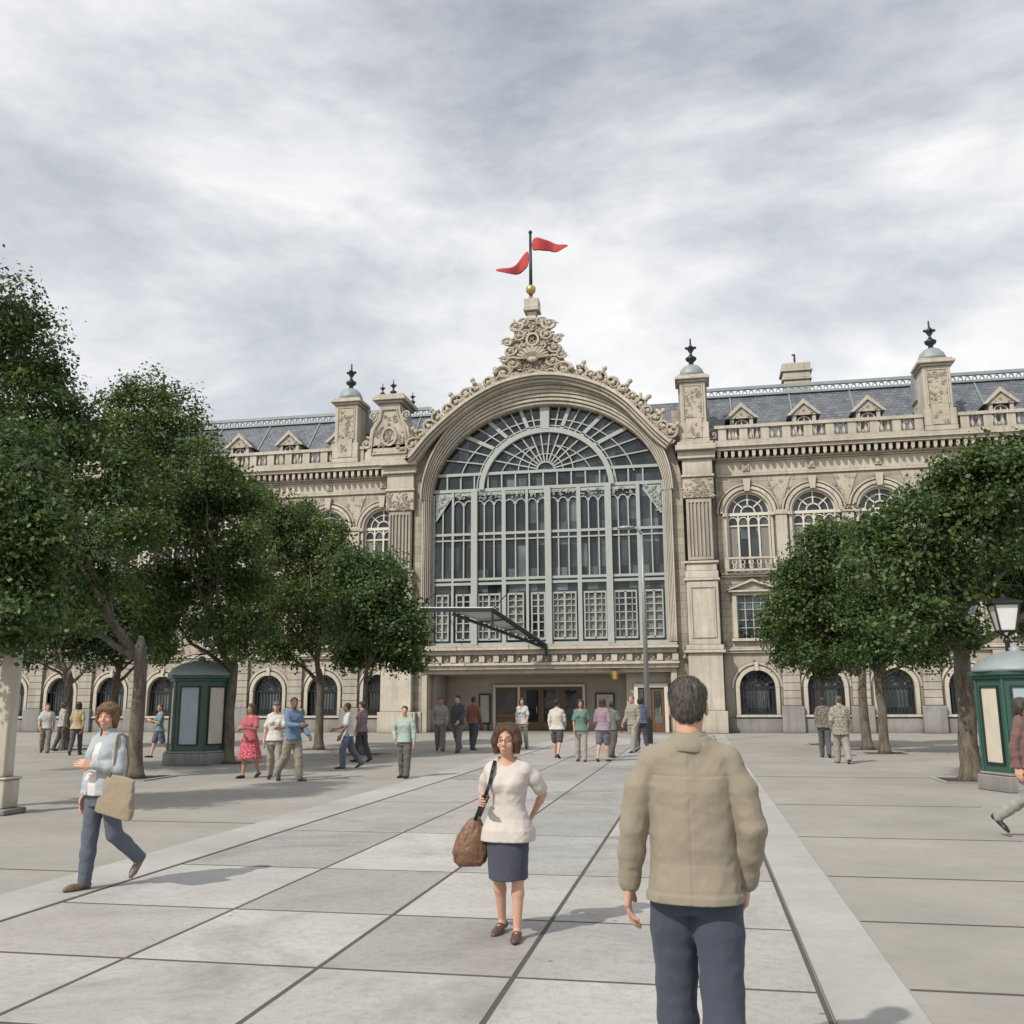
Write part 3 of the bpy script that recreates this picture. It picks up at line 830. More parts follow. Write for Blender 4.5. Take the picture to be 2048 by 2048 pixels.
# crest
CX = -8.3
m = SB(); y = YF - .5; r_ = random.Random(5)
m.prism([(CX - 2.3, 19.0), (CX - 2.1, 19.7), (CX - 1.7, 20.1), (CX - 1.5, 20.7), (CX - 1.45, 21.4), (CX - 1.1, 22.0), (CX - .9, 22.9), (CX - .4, 23.35), (CX + .35, 23.35), (CX + .85, 22.9), (CX + 1.1, 22.0), (CX + 1.4, 21.4), (CX + 1.5, 20.7), (CX + 1.8, 20.1), (CX + 2.2, 19.7), (CX + 2.5, 18.9)], y + .1, y + .45)
for s in (-1, 1):
    for (dx, z, rad, a0) in ((1.55, 19.75, .5, 0), (1.05, 20.35, .42, 1), (1.55, 20.75, .3, 2), (1.2, 21.25, .36, 3), (1.35, 21.85, .32, .5), (.75, 22.2, .38, 1.5), (.9, 22.95, .42, 2.6), (.45, 23.15, .3, .3), (.5, 21.5, .3, 2), (.35, 22.4, .22, 1)):
        m.scroll(CX + s * dx, z, y, rad, .1 * rad / .35, 1.5, a0 if s > 0 else math.pi - a0, s, 16)
        for k in range(3): m.leaf(CX + s * dx, z, y - .03, rad * 1.3, rad * .5, r_.uniform(0, 6.3))
for k in range(11):    # shell
    a = math.pi * (k + .5) / 11; m.tube([(CX, y - .05, 20.55), (CX + .5 * math.cos(a), y - .2, 20.55 + .45 * math.sin(a)), (CX + .85 * math.cos(a), y - .12, 20.55 + .8 * math.sin(a))], [.04, .09, .12], 5)
m.ball((CX, y - .15, 20.5), (.3, .15, .2), 8)
m.ring(CX, 21.9, .25, .35, .36, .48, y - .12, y + .05, 0, 2 * math.pi, 16)
relief(m, lambda x, z: abs(x - CX) < 2.15 - (z - 19.2) * .36, (CX - 2.1, CX + 2.1, 19.2, 23.2), y + .05, 190, .2, r_)
for s in (-1, 1): m.scroll(CX + s * .9, 19.5, y - .05, .3, .1, 1.4, 0, s); m.tube([(CX + s * 1.8, y, 19.6), (CX + s * 1.1, y - .1, 19.35), (CX + s * .35, y - .1, 19.6), (CX, y - .1, 19.75)], [.16, .13, .1, .08], 6)
m.v = [(CX + (x - CX) * 1.07, y_, 19 + (z - 19) * .855 if z > 19 else z) for x, y_, z in m.v]
m.build('crest', M['orn'], smooth=False)
m = SB(); m.lathe(CX - .05, YF - .25, [(.36, 22.65), (.42, 22.8), (.3, 22.95), (.4, 23.1), (.42, 23.17)], 4, math.pi / 4)
m.box(CX - .5, CX + .4, YF - .7, YF + .2, 23.2, 23.35); m.box(CX - .46, CX + .36, YF - .66, YF + .16, 23.35, 23.92)
m.build('crest_pedestal', M['trim'], bevel=.03)

# flagpole with two pennants
PX, PY = -8.42, YF - .25
FP = empty('flagpole', (PX, PY, 23.92), 0, 'pole with ball and two long wavy pennants on top of the station crest', 'flagpole')
MB().tube([(0, 0, 0), (0, 0, 4.2)], [.11, .075], 8).build('pole', M['iron'], FP, smooth=True)
m = MB(); m.lathe(0, 0, [(.14, 0), (.1, .3), (.1, .4)], 10); m.ball((0, 0, .68), .29, 14); m.build('ball', M['gold'], FP, smooth=True)
MB().ball((0, 0, 4.22), .12, 8).build('pole_cap', M['iron'], FP, smooth=True)
def pennant(rows):
    m = MB(); n = len(rows)
    for x, y_, z0, z1 in rows:
        zm = (z0 + z1) / 2 + .5; hw = (z1 - z0) * .62 + .02; m.v += [(x, y_ * 1.6, zm - hw), (x, y_ * 1.6, zm + hw)]
    for i in range(n - 1): m.f.append((2 * i, 2 * i + 2, 2 * i + 3, 2 * i + 1))
    o = m.build('pennant', M['red'], FP, smooth=True)
    s_ = o.modifiers.new('t', 'SOLIDIFY'); s_.thickness = .02
    sb = o.modifiers.new('s', 'SUBSURF'); sb.levels = 1; sb.render_levels = 1
pennant([(.05, 0, 2.55, 3.22), (.4, -.15, 2.55, 3.26), (.75, -.05, 2.5, 3.12), (1.05, .12, 2.62, 3.16), (1.35, .2, 2.5, 2.98), (1.65, .05, 2.46, 2.78), (2.0, -.1, 2.52, 2.68), (2.2, -.1, 2.56, 2.62)])
pennant([(-.05, 0, 1.75, 2.62), (-.35, .12, 1.62, 2.5), (-.65, .2, 1.4, 2.2), (-.9, .1, 1.28, 1.75), (-1.2, -.1, 1.22, 1.5), (-1.6, -.15, 1.32, 1.52), (-2.05, -.1, 1.46, 1.52)])

# glazing of the great arch
yg = YF + .45
gs = SB()
poly = [(ACX + Ai * math.cos(math.pi * i / 48), Zc + Bi * math.sin(math.pi * i / 48)) for i in range(49)]
gs.prism(poly, yg + .1, yg + .13); gs.box(ACX - Ai, ACX + Ai, yg + .1, yg + .13, 4.6, Zc)
f = SB(); fy0, fy1 = yg - .1, yg + .08
MX = [(-14.2, .22), (-13.06, .12), (-11.82, .34), (-10.17, .22), (-8.87, .14), (-7.7, .34), (-6.01, .22), (-4.4, .34), (-2.79, .2), (-1.42, .2)]
for x, w in MX:
    u = (x - ACX) / Ai; zt = 13.25
    if abs(u) < 1: zt = min(13.2, Zc + Bi * math.sqrt(1 - u * u))
    f.box(x - w / 2, x + w / 2, fy0 - (.12 if w > .3 else 0), fy1, 4.62, zt)
for z, w in ((4.66, .16), (7.95, .14), (8.2, .14), (10.72, .14), (10.38, .08), (13.2, .18), (14.12, .16)):
    u = min(1, max(0, (z - Zc) / Bi)); hx = Ai * math.sqrt(1 - u * u)
    f.box(ACX - hx, ACX + hx, fy0 + .004, fy1 - .01, z - w / 2, z + w / 2)
# square panes row
k = 0; x = ACX - 5.6
while x <= ACX + 5.7:
    f.box(x - .04, x + .04, fy0 + .03, fy1 - .02, 13.29, 14.04); x += .78
# fan
def on_ell(a, b, cz, t, c0z=14.15):
    # point where the ray from (ACX-.1, c0z) at angle t meets the ellipse centred at (ACX, cz)
    lo_, hi_ = 0, 9
    for _ in range(30):
        md = (lo_ + hi_) / 2; X, Z = md * math.cos(t), c0z + md * math.sin(t) - cz
        if (X / a) ** 2 + (Z / b) ** 2 < 1: lo_ = md
        else: hi_ = md
    return (ACX + lo_ * math.cos(t), c0z + lo_ * math.sin(t))
ra, rb, rc = 3.62, 3.35, 13.1
t_in = math.asin((13.3 - rc) / rb)
f.ring(ACX, rc, ra - .14, rb - .14, ra + .14, rb + .14, fy0 - .1, fy1, 0.03, math.pi - .03, 40)
f.ring(ACX, rc, ra + .24, rb + .24, ra + .3, rb + .3, fy0, fy1 - .01, 0.03, math.pi - .03, 40)
n_sp = 13
for i in range(1, n_sp):
    t = math.pi * i / n_sp; big = i in (2, 4, 9, 11)
    p = (ACX + .45 * math.cos(t), 14.15 + .45 * math.sin(t)); q = on_ell(ra - .1, rb - .1, rc, t)
    f.bar(p, q, .07, fy0 + .02, fy1 - .02)
for i in range(1, 21):
    t = math.pi * i / 21 ; big = i in (3, 5, 8, 13, 16, 18)
    p = on_ell(ra + .1, rb + .1, rc, t); q = on_ell(Ai, Bi, Zc, t)
    f.bar(p, q, .2 if big else .07, fy0 + (.0 if big else .02), fy1 - .02)
f.bar((ACX, 16.5), (ACX, 17.8), .5, fy0 - .12, fy1 + .002)
for rr, w in ((.45, .08), (.95, .05), (1.5, .06)):
    f.ring(ACX, 14.15, rr, rr * .98, rr + w, rr * .98 + w, fy0 + .03, fy1 - .03, 0, math.pi, 24)
mid = lambda k_: (ra + (Ai - ra) * k_, rb + (Bi + (Zc - rc) - rb) * k_, )
f.ring(ACX, rc - .1, 4.95, 4.05, 5.01, 4.11, fy0 + .03, fy1 - .03, .22, math.pi - .22, 40)
f.ring(ACX, rc, 2.72, 2.5, 2.77, 2.55, fy0 + .03, fy1 - .03, .42, math.pi - .42, 30)
# tall lights: thin mullions + pointed heads
for i in range(len(MX) - 1):
    a, b = MX[i][0], MX[i + 1][0]; wd = b - a
    nn = 2 if wd < 1.5 else 3
    for k in range(1, nn):
        x = a + wd * k / nn
        f.box(x - .035, x + .035, fy0 + .03, fy1 - .02, 8.27, 12.5)
    if 0 < i < len(MX) - 2:
        for k in range(nn):
            cx2 = a + wd * (k + .5) / nn; f.ring(cx2, 12.35, wd / nn * .36, .22, wd / nn * .44, .28, fy0 + .03, fy1 - .02, 0, math.pi, 10)
    # lower casements: panes grid
    f.box(a + .22, b - .22, fy0 + .02, fy1, 7.3, 7.4); f.box(a + .22, b - .22, fy0 + .02, fy1, 4.86, 4.96)
    for s_ in (a + .2, b - .27): f.box(s_, s_ + .07, fy0 + .01, fy1, 4.86, 7.4)
    c2 = (a + b) / 2
    f.box(c2 - .05, c2 + .05, fy0 + .02, fy1, 4.9, 7.35)
    for z in (5.35, 5.8, 6.25, 6.65, 6.98): f.box(a + .27, b - .27, fy0 + .04, fy1 - .02, z - .025, z + .025)
    if nn == 3:
        for x in ((a + c2) / 2 + .06, (b + c2) / 2 - .06): f.box(x - .02, x + .02, fy0 + .04, fy1 - .02, 4.9, 7.3)
gp = f.build('glazed_screen', M['frame'])
gs.build('pane', M['glass'], gp)
# tracery in the heads and corner brackets
rnd = random.Random(8)
for i in range(1, len(MX) - 2):
    m = SB(); a, b = MX[i][0] + .12, MX[i + 1][0] - .12
    m.box(a, b, fy0 + .04, fy0 + .06, 12.9, 13.08)
    relief(m, lambda x, z: True, (a + .05, b - .05, 12.68, 13.05), fy0 + .05, int(16 * (b - a)), .1, rnd)
    m.build('tracery', M['frame'], gp)
for s in (-1, 1):
    m = SB(); xo = ACX + s * 6.25; xi = ACX + s * 5.3
    m.bar((xo, 11.5), (xi, 12.9), .1, fy0 - .02, fy0 + .05)
    m.prism([(xo, 11.5), (xi, 12.9), (xi, 13.05), (xo, 13.05)], fy0 + .02, fy0 + .04)
    relief(m, lambda x, z: abs(x - ACX) > 5.3 + (12.9 - z) * .67, (min(xo, xi), max(xo, xi), 11.6, 13.0), fy0, 26, .13, rnd)
    m.build('tracery', M['frame'], gp)
# curtains hung low behind some lights
for i in (0, 2, 3, 5, 6, 8):
    a, b = MX[i][0], MX[i + 1][0]; SB().box(a + .3, b - .3, yg + .085, yg + .098, 4.95, 7.2).build('blind', M['curtain'], gp)

# balcony, dentil frieze and porch beam
m = SB()
m.box(-14.65, -.98, YF - .55, YF + .5, 4.42, 4.56); m.box(-14.72, -.92, YF - .7, YF + .5, 4.3, 4.42); m.box(-14.6, -1.02, YF - .45, YF + .5, 4.06, 4.3)
m.box(-14.75, -.9, YF - .5, YF + .5, 3.5, 3.62); m.box(-14.7, -.95, YF - .36, YF + .5, 3.3, 3.5); m.box(-14.6, -1.0, YF - .25, YF + .5, 3.62, 4.06)
x = -14.5
while x < -1.2:
    m.box(x, x + .3, YF - .42, YF - .24, 3.66, 4.02); m.ball((x + .6, YF - .27, 3.84), (.1, .06, .12), 6); x += .78
m.build('balcony', M['trim'])
# porch: frame, side walls, back wall, ceiling
m = SB()
m.box(-14.6, -14.3, YF - .12, YF + .6, 0, 3.3).box(-1.35, -1.05, YF - .12, YF + .6, 0, 3.3).box(-14.3, -1.35, YF - .1, YF + .6, 3.08, 3.3)
m.box(-14.85, -14.6, YF - .2, YF + .6, 0, 1.1).box(-15.9, -14.85, YF - .5, YF + .6, 0, 1.1)
m.build('porch_frame', M['trim'], bevel=.02)
m = SB(); m.box(-14.3, -14.1, YF + .61, YF + 3.1, .03, 3.2).box(-3.7, -3.5, YF + .61, YF + 3.1, .03, 3.05).box(-3.5, -1.3, YF + .61, YF + .8, .03, 3.05)
m.box(-14.1, -3.7, YF + 3.1, YF + 3.3, .03, 3.2)
m.box(-14.3, -1.3, YF + .61, YF + 3.3, 3.055, 3.075)
m.build('porch_wall', M['porch'])
SB().box(-14.5, -1.1, YF - .3, YF + 3.4, .0, .03).build('porch_floor', M['plinth'])
yb = YF + 3.1
def door(x0, x1, h, y, leaf='door', mat='door'):
    m = SB(); m.box(x0, x0 + .12, y - .06, y - .004, .03, h).box(x1 - .12, x1, y - .06, y - .004, .03, h).box(x0 + .12, x1 - .12, y - .06, y - .004, h - .14, h).box(x0 + .12, x1 - .12, y - .055, y - .004, .03, .5)
    o = m.build('door', M[mat], bevel=.01)
    SB().box(x0 + .12, x1 - .12, y - .03, y - .004, .5, h - .14).build('pane', M['glass'], o)
    SB().tube([(x1 - .2, y - .12, 1.0), (x1 - .2, y - .12, 1.35)], .022, 6).build('handle', M['gold'], o)
    return o
m = SB(); m.box(-11.35, -11.2, yb - .14, yb, .03, 2.55).box(-6.3, -6.15, yb - .14, yb, .03, 2.55).box(-11.2, -6.3, yb - .14, yb, 2.4, 2.55)
m.box(-9.95, -9.8, yb - .12, yb, .03, 2.4)
m.build('door_frame', M['white_frame'], bevel=.012)
for x0 in (-9.78, -8.6, -7.42): door(x0, x0 + 1.12, 2.38, yb)
m = SB(); m.box(-11.15, -10.0, yb - .08, yb, .9, 1.0).box(-11.15, -10.0, yb - .08, yb, 2.2, 2.32).box(-11.15, -11.05, yb - .08, yb, 1.0, 2.2).box(-10.1, -10.0, yb - .08, yb, 1.0, 2.2).box(-11.15, -10.1, yb - .07, yb, .5, .82)
o = m.build('ticket_window', M['door'], bevel=.01); SB().box(-11.05, -10.1, yb - .04, yb - .003, 1.0, 2.2).build('pane', M['glass'], o)
m = SB(); y2 = YF + .61
m.box(-3.3, -3.1, y2 - .16, y2 - .002, .03, 2.5).box(-1.75, -1.55, y2 - .16, y2 - .002, .03, 2.5).box(-3.1, -1.75, y2 - .16, y2 - .002, 2.3, 2.5)
m.build('door_frame', M['white_frame'], bevel=.012)
door(-3.05, -2.42, 2.25, y2); door(-2.4, -1.78, 2.25, y2)
# hanging lantern in the porch
m = MB(); m.lathe(0, 0, [(.08, .42), (.2, .36), (.2, .34), (.15, 0), (.05, -.05)], 6); o = m.build('porch_lantern', M['gold'], None, smooth=False)
o.location = at(1230, 1358, YF - .3); tag(o, 'small six-sided lantern hanging under the beam above the station entrance', 'lantern')
MB().tube([(0, 0, .4), (0, 0, .78)], .02, 5).build('hanging_rod', M['iron'], o)
# tall pedestal piers with fluted pilasters
def pier(cx):
    m = SB(); y0 = YF - .1
    m.box(cx - .98, cx + .98, y0 - .45, YW + .6, 0, 1.1); m.box(cx - .86, cx + .86, y0 - .35, YW + .6, 1.1, 4.0)
    m.box(cx - 1.02, cx + 1.02, y0 - .5, YW + .6, 4.0, 4.14); m.box(cx - .94, cx + .94, y0 - .42, YW + .6, 4.14, 4.4)
    m.box(cx - .8, cx + .8, y0 - .3, YW + .6, 4.4, 7.7)
    m.box(cx - .9, cx + .9, y0 - .38, YW + .6, 7.7, 7.82); m.box(cx - .84, cx + .84, y0 - .32, YW + .6, 7.82, 8.2); m.box(cx - .78, cx + .78, y0 - .26, YW + .6, 8.2, 8.6); 
    m.box(cx - .88, cx + .88, y0 - .36, YW + .6, 8.6, 8.72); m.box(cx - .66, cx + .66, y0 - .12, YW + .6, 8.72, 12.1)
    m.box(cx - .86, cx + .86, y0 - .3, YW + .6, 13.2, 13.34); m.box(cx - .8, cx + .8, y0 - .2, YW + .6, 12.1, 13.2)
    m.box(cx - .78, cx + .78, y0 - .18, YW + .6, 13.34, 14.2)
    m.box(cx - 1.1, cx + 1.0, y0 - .62, YW + .6, 14.62, 14.9); m.box(cx - 1.0, cx + .95, y0 - .35, YW + .6, 14.2, 14.618); m.box(cx - 1.0, cx + .9, y0 - .5, YW + .3, 14.902, 15.068)
    for s in (-1, 1): m.box(cx + s * .55, cx + s * .63, y0 - .36, y0 - .29, 4.75, 7.4)
    m.box(cx - .55, cx + .55, y0 - .36, y0 - .29, 7.32, 7.4); m.box(cx - .55, cx + .55, y0 - .36, y0 - .29, 4.75, 4.83)
    o = m.build('pedestal_pier', M['trim'], bevel=.025)
    m = SB()
    for s in (-1, 1): m.box(cx + s * .52, cx + s * .62, y0 - .2, y0 - .11, 8.8, 12.0)
    for k in range(5): m.box(cx - .44 + k * .2, cx - .36 + k * .2, y0 - .2, y0 - .11, 8.95, 11.85)
    m.box(cx - .52, cx + .52, y0 - .19, y0 - .11, 11.85, 12.0); m.box(cx - .52, cx + .52, y0 - .19, y0 - .11, 8.8, 8.95)
    m.build('fluted_pilaster', M['rust'], o)
    m = SB(); relief(m, lambda x, z: True, (cx - .75, cx + .75, 12.15, 13.1), y0 - .2, 60, .13, random.Random(int(cx * 7) + 50))
    m.build('capital_carving', M['orn'], o)
pier(.42); pier(-15.95)

# slanting glass canopy over the entrance
A, B, C, E_ = at(832, 1220, 46.2), at(985, 1220, 46.2), at(1092, 1292, 49.3), at(905, 1224, 46.2)
CN = empty('entrance_canopy', (A.x, A.y, 0), 0, 'slim dark steel and glass canopy wedge slanting out above the left of the entrance', 'canopy')
def rel(v, dz=0): return (v.x - A.x, v.y - A.y, v.z + dz)
m = MB(); m.tube([rel(A), rel(B)], .13, 4); m.tube([rel(B), rel(C)], .12, 4); m.tube([rel(E_, -.1), rel(C, -.1)], .10, 4)
for t in (.25, .5, .75):
    p = B.lerp(C, t); q = E_.lerp(C, t); m.tube([rel(p), rel(q, -.1)], .05, 4)
m.tube([rel(B), rel(B, -.75)], .07, 4); m.tube([rel(C), rel(C, -.5)], .09, 4)
m.build('canopy_frame', M['iron'], CN)
n_ = MB(); n_.v = [rel(A, .12), rel(B, .12), rel(C, .12), rel(E_, .02)]; n_.f = [(0, 1, 2, 3)]
o = n_.build('canopy_roof', simple('pale canopy sheet', (.55, .56, .56), .35, 0, .08), CN); s_ = o.modifiers.new('t', 'SOLIDIFY'); s_.thickness = .04
m = MB(); m.tube([rel(A), (A.x - A.x, YF - A.y, A.z + 1.3)], .03, 5); m.tube([rel(B), (B.x - A.x, YF + .2 - A.y, B.z + 1.3)], .03, 5); m.build('tie_rod', M['iron'], CN)
# poster boards in the porch
def board(x0, x1, z0, z1, y, label, c):
    e = empty('poster_board', ((x0 + x1) / 2, y, 0), 0, label, 'poster board'); w = (x1 - x0) / 2
    MB().box(-w, w, -.05, 0, z0, z1).box(-w + .1, -w + .16, -.04, 0, .03, z0).box(w - .16, w - .1, -.04, 0, .03, z0).build('board_frame', M['iron'], e, bevel=.01)
    MB().box(-w + .08, w - .08, -.056, -.051, z0 + .08, z1 - .08).build('poster', simple('poster paper', c, .7, 0, .5, 3), e)
    return e
board(-12.15, -11.5, .4, 2.05, yb - .05, 'dark framed poster board left of the ticket window in the porch', (.45, .42, .36))
board(-5.6, -4.55, .3, 2.05, yb - .05, 'dark framed poster board right of the three doors in the porch', (.55, .53, .46))
# ------------------------------------------------------------------ trees
M['soil'] = asphalt('dark soil', (.06, .045, .032), .3)
def crown_mesh(blobs, n_leaf, size, seed, base=(.055, .095, .03), origin=Vector((0, 0, 0))):
    g_ = np.random.default_rng(seed)
    vols = np.array([b[3] * b[4] * b[5] for b in blobs]) ** (2 / 3); vols /= vols.sum()
    per = 46
    ncl = max(10, n_leaf // per)
    cent = []; nrmv = []
    for bi, b in enumerate(blobs):
        k = max(4, int(round(ncl * vols[bi])))
        v = g_.normal(size=(k, 3)); v /= np.linalg.norm(v, axis=1)[:, None]
        v[:, 2] = np.where(v[:, 2] < -.55, -v[:, 2] * .6, v[:, 2])
        rad = (np.clip(g_.beta(4.2, 1.3, size=k) * 1.06, .3, 1.08) * np.where(g_.random(k) < .10, 1.2, 1.0))[:, None] * (1 + .16 * np.sin(v[:, :1] * 5 + seed) + .12 * np.sin(v[:, 2:3] * 7 + bi))
        cent.append(np.array(b[:3]) + v * rad * np.array(b[3:6])); nrmv.append(v)
    cent = np.concatenate(cent); nrmv = np.concatenate(nrmv)
    # drop clusters buried deep inside another blob
    deep = np.zeros(len(cent), bool)
    for b in blobs:
        q = (((cent - np.array(b[:3])) / np.array(b[3:6])) ** 2).sum(1); deep |= q < .13
    gap = np.sin(cent[:, 0] * 2.3 + seed) * np.sin(cent[:, 1] * 2.1 + seed * 2) * np.sin(cent[:, 2] * 2.7 + seed) + g_.normal(0, .12, len(cent)); deep |= gap > (.5 if seed != 214 else 9)
    cent, nrmv = cent[~deep], nrmv[~deep]
    K = len(cent)
    tone = g_.normal(1, .27, K)
    rad = g_.uniform(.6, 1.25, K)
    idx = np.repeat(np.arange(K), per); n = len(idx)
    sc = size * 3.4
    off = g_.normal(size=(n, 3)) * np.array([1, 1, .62]) * sc * .62 * rad[idx][:, None]
    pos = cent[idx] + off
    nv = nrmv[idx] * .8 + g_.normal(size=(n, 3)) * .75 + np.array([0, 0, .45]); nv /= np.linalg.norm(nv, axis=1)[:, None]
    t = g_.normal(size=(n, 3)); t -= nv * (t * nv).sum(1)[:, None]; t /= np.linalg.norm(t, axis=1)[:, None]
    w = np.cross(nv, t)
    s_ = (size * g_.uniform(.5, 1.5, n))[:, None]
    P0 = pos - t * s_ * .5; P2 = pos + t * s_ * .5; P1 = pos + w * s_ * .34 - nv * s_ * .1; P3 = pos - w * s_ * .34 - nv * s_ * .1
    V = np.stack([P0, P1, P2, P3], 1).reshape(-1, 3) - np.array(origin)
    me = bpy.data.meshes.new('crown')
    me.vertices.add(len(V)); me.vertices.foreach_set('co', V.astype(np.float32).ravel())
    me.loops.add(4 * n); me.loops.foreach_set('vertex_index', np.arange(4 * n, dtype=np.int32))
    me.polygons.add(n); me.polygons.foreach_set('loop_start', np.arange(0, 4 * n, 4, dtype=np.int32))
    me.update(calc_edges=True)
    tl = np.clip(tone[idx] * g_.normal(1, .16, n) * np.where(g_.random(n) < .12, 1.6, 1.0), .45, 2.4)
    hue = g_.normal(0, .10, n) + (tone[idx] - 1) * .35
    C = np.stack([base[0] * tl * (1 + 1.2 * hue), base[1] * tl * (1 + .25 * hue), base[2] * tl * (1 - .5 * hue), np.ones(n)], 1)
    C = np.clip(C, .004, 1); set_tint(me, np.repeat(C, 4, axis=0))
    return me, cent
def limb(mb, a, b, r0, r1, rnd, sag=.0, n=6):
    a, b = Vector(a), Vector(b); L = (b - a).length; pts = []; rs = []
    o = Vector((rnd.uniform(-1, 1), rnd.uniform(-1, 1), rnd.uniform(-.2, 1))) * L * .12
    for i in range(n + 1):
        t = i / n; p = a.lerp(b, t) + o * math.sin(math.pi * t) + Vector((rnd.uniform(-1, 1), rnd.uniform(-1, 1), rnd.uniform(-1, 1))) * L * .018 * (1 if 0 < i < n else 0)
        pts.append(p); rs.append(r0 + (r1 - r0) * t)
    mb.tube(pts, rs, 7); return pts
def tree(base, r, fork, blobs, n_leaf, size, seed, label, tone=(.055, .095, .03), group='trees planted along the station square'):
    rnd = random.Random(seed); bx, by = base
    T = empty('tree', (bx, by, 0), 0, label, 'tree', group)
    lb = [(x - bx, y - by, z, a, b, c) for x, y, z, a, b, c in blobs]
    me, cent = crown_mesh(lb, n_leaf, size, seed, tone)
    link('crown', me, M['leaf'], T)
    m = MB(); pts, rs = [], []
    pr = [(0, 1.75), (.12, 1.35), (.35, 1.1), (.8, 1.0), (1.4, .95), (fork * .7, .9), (fork, .82)]
    for z, k in pr: pts.append((rnd.uniform(-.03, .03) * min(z, 1.5), rnd.uniform(-.03, .03) * min(z, 1.5), z)); rs.append(r * k)
    m.tube(pts + [(pts[-1][0], pts[-1][1], fork + r * 1.6)], rs + [r * .3], 12); top = Vector(pts[-1])
    m.build('trunk', M['bark'], T, smooth=True)
    lb2 = sorted(lb, key=lambda b: -b[3])[:9]
    m = MB()
    zmax = max(b[2] for b in lb)
    zl = fork + (zmax - fork) * .62; wl = [math.exp(-((b[2] - zl) / 1.2) ** 2) * b[3] + 1e-6 for b in lb]; lead = Vector((sum(b[0] * w for b, w in zip(lb, wl)) / sum(wl), sum(b[1] * w for b, w in zip(lb, wl)) / sum(wl), zl)); mids = limb(m, top - Vector((0, 0, .3)), lead, r * .72, r * .1, rnd)
    for b in lb2:
        e = Vector(b[:3]); h = (e.z - fork); k = min(5, max(0, int(6 * .5 * max(0, h) / max(.5, zmax - fork)))); st = mids[k] if h > 0 else top
        p = limb(m, st, e, r * (.5 - .05 * k), r * .09, rnd, n=7)
        for q in range(7):
            j = rnd.randrange(2, 8); d = Vector((rnd.gauss(0, 1), rnd.gauss(0, 1), rnd.gauss(.35, .6))).normalized()
            p2 = limb(m, p[j], p[j] + Vector((d.x * b[3], d.y * b[4], d.z * b[5])) * rnd.uniform(.6, .95), r * .13, r * .02, rnd, n=4)
            for _ in range(2):
                d2 = (d + Vector((rnd.gauss(0, .7), rnd.gauss(0, .7), rnd.gauss(.1, .7)))).normalized(); limb(m, p2[2], p2[2] + d2 * b[3] * .45, r * .05, r * .012, rnd, n=3)
    m.build('branches', M['bark'], T, smooth=True)
    m = MB(); w_ = .62
    m.box(-w_, w_, -w_, w_, .0, .012); m.build('tree_pit', M['soil'], T)
    m = MB()
    for s_ in (-1, 1): m.box(s_ * w_, s_ * (w_ + .08), -w_ - .08, w_ + .08, .0, .03); m.box(-w_, w_, s_ * w_, s_ * (w_ + .08), .0, .03)
    m.build('pit_edging', M['kerb'], T)
    return T
def pxblobs(Y, lst, ky=.8, kz=1.0, seed=0):
    rnd = random.Random(seed); out = []
    for it in lst:
        px, py, rp = it[:3]; dy = it[3] if len(it) > 3 else rnd.uniform(-.9, .9)
        c = at(px, py, Y + dy); d_ = (c - Vector((0, 0, EYE))).dot(_f); rm = rp * d_ / FPX
        out.append((c.x, c.y, c.z, rm, max(rm * ky, .5), rm * kz))
    return out
def gxy(px, py): v = ground(px, py); return (v.x, v.y)
G1 = 'leafy trees lining the left side of the square'; G2 = 'leafy trees lining the right side of the square'
tree(gxy(267, 1557), .165, 2.95, pxblobs(19.8, [(-40, 700, 135), (30, 800, 120), (-90, 860, 150), (80, 860, 90), (130, 870, 80), (20, 960, 140), (170, 960, 110), (255, 1000, 80), (90, 1060, 130), (240, 1090, 75), (-60, 1090, 140), (150, 1140, 80), (20, 1170, 100), (110, 1200, 60), (-90, 1210, 90), (60, 1225, 62), (150, 1235, 50), (-10, 1240, 60), (210, 1190, 60), (290, 1060, 50), (20, 640, 70), (90, 760, 60), (60, 700, 70)], seed=1), 86400, .098, 101,
     'largest broad tree at the far left, its crown higher than every other tree', (.062, .105, .03), G1)
tree((-12.9, 12.6), .18, 3.2, pxblobs(13.4, [(-30, 1060, 120), (40, 990, 70), (10, 930, 80), (70, 1070, 66), (-60, 1180, 130), (10, 1190, 90), (-20, 1255, 90), (-110, 1240, 90), (50, 1215, 60)], seed=11), 52000, .085, 111,
     'tree overhanging the pale lamp column, its trunk outside the left edge', (.062, .105, .03), G1)
tree(gxy(455, 1528), .15, 2.7, pxblobs(24.7, [(285, 825, 82), (350, 870, 78), (230, 890, 70), (400, 960, 80), (310, 960, 90), (460, 1030, 66), (370, 1060, 95), (270, 1070, 80), (470, 1130, 58), (400, 1170, 85), (320, 1190, 80), (440, 1245, 55), (370, 1270, 50), (300, 1275, 55), (450, 965, 56), (505, 1180, 50), (515, 1260, 44), (470, 1300, 34), (490, 1000, 42), (500, 1080, 46)], seed=2), 70200, .10, 102,
     'second tallest left-hand tree, rising behind the six-sided kiosk against the sky', (.078, .125, .035), G1)
tree(gxy(637, 1500), .15, 2.6, pxblobs(32.6, [(545, 1040, 48), (590, 1075, 60), (640, 1110, 52), (560, 1140, 68), (640, 1180, 66), (580, 1230, 68), (660, 1260, 48), (520, 1260, 48), (600, 1305, 45), (540, 1310, 36), (600, 1040, 46), (655, 1075, 42), (690, 1125, 38), (520, 1010, 42), (500, 1190, 48), (490, 1270, 40), (690, 1200, 44), (700, 1280, 34)], seed=3), 48600, .112, 103,
     'mid-sized left-hand tree with a bare straight trunk between two strolling couples', (.088, .13, .036), G1)
